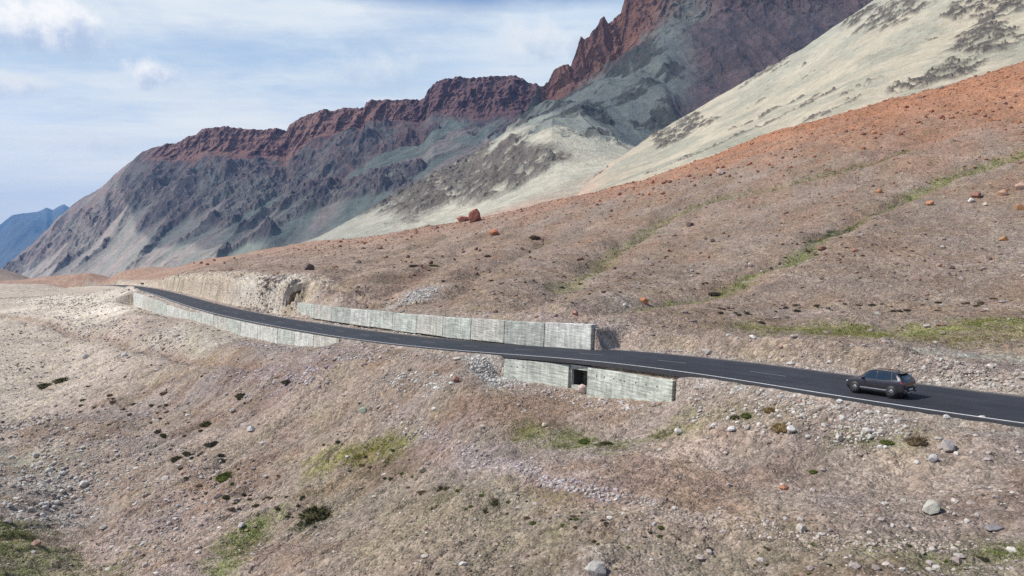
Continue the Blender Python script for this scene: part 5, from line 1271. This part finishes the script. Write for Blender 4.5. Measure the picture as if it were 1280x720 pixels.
cloud([(205,335,2300),(330,345,1900),(480,330,1500),(560,260,1460),(640,205,1420),(668,150,1500),(720,100,2900),(560,60,2900),(400,80,3100),(260,110,3300),(175,165,3400),(150,230,3200),(190,290,2800)], HCL, 420, 'cloud bank shading the cliff massif')
cloud([(640,150,1430),(700,148,1230),(760,168,1180),(850,215,1100),(960,215,1200),(1200,150,1300),(1400,60,1400),(1300,-200,2000),(900,-160,2000),(740,-30,1900),(672,90,1800)], HCL, 380, 'cloud bank shading the red tower mountain')
# sky: clear physical sky, thin bright veil of cloud, a few small cumulus
w = bpy.data.worlds.new('World'); SCN.world = w; w.use_nodes = True; nt = w.node_tree; L = nt.links
bg = nt.nodes['Background']; sky = nt.nodes.new('ShaderNodeTexSky'); sky.sky_type = 'NISHITA'; sky.sun_disc = False
sky.sun_elevation = SUN_EL; sky.sun_rotation = SUN_AZ % (2*math.pi); sky.altitude = 2500; sky.air_density = 1.0; sky.dust_density = .6
tc = nd(nt, 'ShaderNodeTexCoord'); sep = nd(nt, 'ShaderNodeSeparateXYZ'); L.new(tc.outputs['Generated'], sep.inputs[0])
def mth(op, a, b_=None, c_=None):
    n = nd(nt, 'ShaderNodeMath', _operation=op)
    for i, q in enumerate((a, b_, c_)):
        if q is None: continue
        if isinstance(q, (int, float)): n.inputs[i].default_value = q
        else: L.new(q, n.inputs[i])
    return n.outputs[0]
zc_ = mth('MAXIMUM', sep.outputs['Z'], .0); zz = mth('ADD', zc_, .045)
px = mth('DIVIDE', sep.outputs['X'], zz); py = mth('DIVIDE', sep.outputs['Y'], zz)
cmb = nd(nt, 'ShaderNodeCombineXYZ'); L.new(px, cmb.inputs[0]); L.new(py, cmb.inputs[1])
def nz_(scale, detail, rough, lo, hi, vec=None, loc=(0,0,0), sc=(1,1,1), dist=0.):
    mp = nd(nt, 'ShaderNodeMapping'); mp.inputs['Location'].default_value = loc; mp.inputs['Scale'].default_value = sc; L.new(vec or cmb.outputs[0], mp.inputs[0])
    n = nd(nt, 'ShaderNodeTexNoise', Scale=scale, Detail=detail, Roughness=rough, Distortion=dist); L.new(mp.outputs[0], n.inputs['Vector'])
    r = nd(nt, 'ShaderNodeMapRange', **{'From Min': lo, 'From Max': hi}); r.interpolation_type = 'SMOOTHSTEP'; L.new(n.outputs['Fac'], r.inputs['Value']); return r.outputs[0]
veil = nz_(.33, 6., .55, .24, .50, loc=(1.3, 4.2, 0), sc=(.8, 1.2, 1))
thin = nd(nt, 'ShaderNodeMapRange', **{'From Min': .325, 'From Max': .292}); L.new(sep.outputs['Z'], thin.inputs['Value'])   # the veil ends overhead, clear blue above
edge_n = nz_(1.1, 5., .6, .3, .7, loc=(7, 2, 0)); tadd = mth('ADD', thin.outputs[0], mth('MULTIPLY', mth('SUBTRACT', edge_n, .5), .55)); tclamp = mth('MINIMUM', mth('MAXIMUM', tadd, .0), 1.)
cover = mth('MULTIPLY', mth('ADD', mth('MULTIPLY', veil, .32), .66), tclamp)
cover = mth('MAXIMUM', cover, mth('MULTIPLY', nz_(.5, 5., .6, .45, .7, loc=(3, 9, 0)), .45))
tone = nz_(.8, 6., .6, .3, .7, loc=(2, 11, 0), sc=(.7, 1.3, 1))
ccol = nt.nodes.new('ShaderNodeMix'); ccol.data_type = 'RGBA'; L.new(tone, ccol.inputs[0]); ccol.inputs[6].default_value = (6.2, 7.8, 9.6, 1); ccol.inputs[7].default_value = (10.0, 10.4, 10.5, 1)
m1 = nt.nodes.new('ShaderNodeMix'); m1.data_type = 'RGBA'; L.new(cover, m1.inputs[0]); tint = nd(nt, 'ShaderNodeRGB'); tint.outputs[0].default_value = (.85, 1.25, 1.55, 1); L.new(mul(nt, sky.outputs[0], tint.outputs[0]), m1.inputs[6]); L.new(ccol.outputs[2], m1.inputs[7]); col = m1.outputs[2]
dirn = nd(nt, 'ShaderNodeVectorMath', _operation='NORMALIZE'); L.new(tc.outputs['Generated'], dirn.inputs[0])
def puff(u, v, ru, rv, bright, dark, st=1.0, tilt=.5):
    """cumulus in a given direction: lit on the sun side, grey beneath"""
    global col
    d = W(u, v, 1.0) - np.array([0, 0, ZC]); d /= np.linalg.norm(d); rt = np.cross(d, [0, 0, 1]); rt /= np.linalg.norm(rt); upv = np.cross(rt, d)
    def dot(vec):
        n = nd(nt, 'ShaderNodeVectorMath', _operation='DOT_PRODUCT'); L.new(dirn.outputs[0], n.inputs[0]); n.inputs[1].default_value = tuple(vec); return n.outputs['Value']
    a = mth('DIVIDE', dot(rt), ru / 900.); b_ = mth('DIVIDE', dot(upv), rv / 900.); f = mth('GREATER_THAN', dot(d), 0.)
    nn = nz_(16., 6., .6, .2, .8, vec=dirn.outputs[0], loc=(u * .01, v * .02, 0)); nn2 = nz_(38., 5., .6, .2, .8, vec=dirn.outputs[0], loc=(v * .01, u * .02, 0))
    rr = mth('SQRT', mth('ADD', mth('MULTIPLY', a, a), mth('MULTIPLY', b_, b_)))
    rr = mth('ADD', rr, mth('MULTIPLY', mth('SUBTRACT', nn, .5), 1.1)); rr = mth('ADD', rr, mth('MULTIPLY', mth('SUBTRACT', nn2, .5), .35))
    r = nd(nt, 'ShaderNodeMapRange', **{'From Min': 1.1, 'From Max': .35}); r.interpolation_type = 'SMOOTHSTEP'; L.new(rr, r.inputs['Value'])
    al = mth('MULTIPLY', mth('MULTIPLY', r.outputs[0], f), st)
    sh = mth('ADD', mth('MULTIPLY', b_, 1 - tilt), mth('MULTIPLY', a, -tilt)); sh = mth('ADD', sh, mth('MULTIPLY', mth('SUBTRACT', nn2, .5), .8))
    s2 = nd(nt, 'ShaderNodeMapRange', **{'From Min': -.6, 'From Max': .45}); s2.interpolation_type = 'SMOOTHSTEP'; L.new(sh, s2.inputs['Value'])
    cc = nt.nodes.new('ShaderNodeMix'); cc.data_type = 'RGBA'; L.new(s2.outputs[0], cc.inputs[0]); cc.inputs[6].default_value = (*dark, 1); cc.inputs[7].default_value = (*bright, 1)
    mm = nt.nodes.new('ShaderNodeMix'); mm.data_type = 'RGBA'; L.new(al, mm.inputs[0]); L.new(col, mm.inputs[6]); L.new(cc.outputs[2], mm.inputs[7]); col = mm.outputs[2]
puff(35, 30, 95, 34, (12, 11.8, 11.5), (6.0, 7.1, 9.0), 1., .2)
puff(193, 90, 42, 22, (12, 11.8, 11.5), (6.0, 7.1, 9.0), 1., .55)
puff(5, 106, 46, 15, (10.0, 10.1, 10.2), (6.2, 7.3, 9.2), .9, .2)
puff(95, 178, 60, 16, (9.6, 9.9, 10.2), (5.6, 6.8, 8.6), .7, .3)
puff(690, 55, 70, 28, (9.6, 9.9, 10.2), (6.4, 7.6, 9.0), .8, .3)
puff(480, 85, 75, 26, (9.4, 9.8, 10.1), (6.4, 7.6, 9.0), .7, .3)
lowz = nd(nt, 'ShaderNodeMapRange', **{'From Min': .0, 'From Max': .22, 'To Min': .85, 'To Max': 0.}); lowz.interpolation_type = 'SMOOTHSTEP'; L.new(sep.outputs['Z'], lowz.inputs['Value'])
hz = nt.nodes.new('ShaderNodeMix'); hz.data_type = 'RGBA'; L.new(lowz.outputs[0], hz.inputs[0]); L.new(col, hz.inputs[6]); hz.inputs[7].default_value = (14.5, 13.6, 12.2, 1); col = hz.outputs[2]
L.new(col, bg.inputs['Color']); bg.inputs['Strength'].default_value = .088
# haze: one even body of air
def haze():
    x0, x1, y0, y1, z0, z1 = -23000, 23000, -23000, 23000, -700, 1500
    V = [(x, y, z) for x in (x0, x1) for y in (y0, y1) for z in (z0, z1)]
    m = bpy.data.materials.new('haze_air'); m.use_nodes = True; nt = m.node_tree; nt.nodes.remove(nt.nodes['Principled BSDF'])
    pv = nt.nodes.new('ShaderNodeVolumePrincipled'); pv.inputs['Color'].default_value = (.22, .52, 1.0, 1); pv.inputs['Density'].default_value = 4.0e-5; pv.inputs['Anisotropy'].default_value = .0
    nt.links.new(pv.outputs[0], nt.nodes['Material Output'].inputs['Volume'])
    o = mesh_py('haze', V, [(0,1,3,2),(4,6,7,5),(0,4,5,1),(2,3,7,6),(0,2,6,4),(1,5,7,3)], m); tag(o, kind='stuff', label='thin blue air between the camera and the far mountains')
haze()
# ------------------------------------------------------------------ camera and render settings
cd = bpy.data.cameras.new('camera'); cam = bpy.data.objects.new('camera', cd); COL.objects.link(cam); SCN.camera = cam
cd.sensor_width = 36; cd.lens = 36 * FPX / 1280; cd.clip_start = .5; cd.clip_end = 90000
cam.location = (0, 0, ZC); cam.rotation_euler = (math.pi / 2 - PITCH, 0, 0)
SCN.view_settings.view_transform = 'Standard'; SCN.view_settings.look = 'None'; SCN.view_settings.exposure = .12; SCN.view_settings.gamma = 1
SCN.cycles.max_bounces = 4; SCN.cycles.diffuse_bounces = 2; SCN.cycles.glossy_bounces = 2; SCN.cycles.volume_bounces = 0; SCN.cycles.transparent_max_bounces = 4
SCN.cycles.use_denoising = False; SCN.cycles.denoiser = 'OPENIMAGEDENOISE'; SCN.render.resolution_x = 1024; SCN.render.resolution_y = 576
print('built', time.time() - T00)
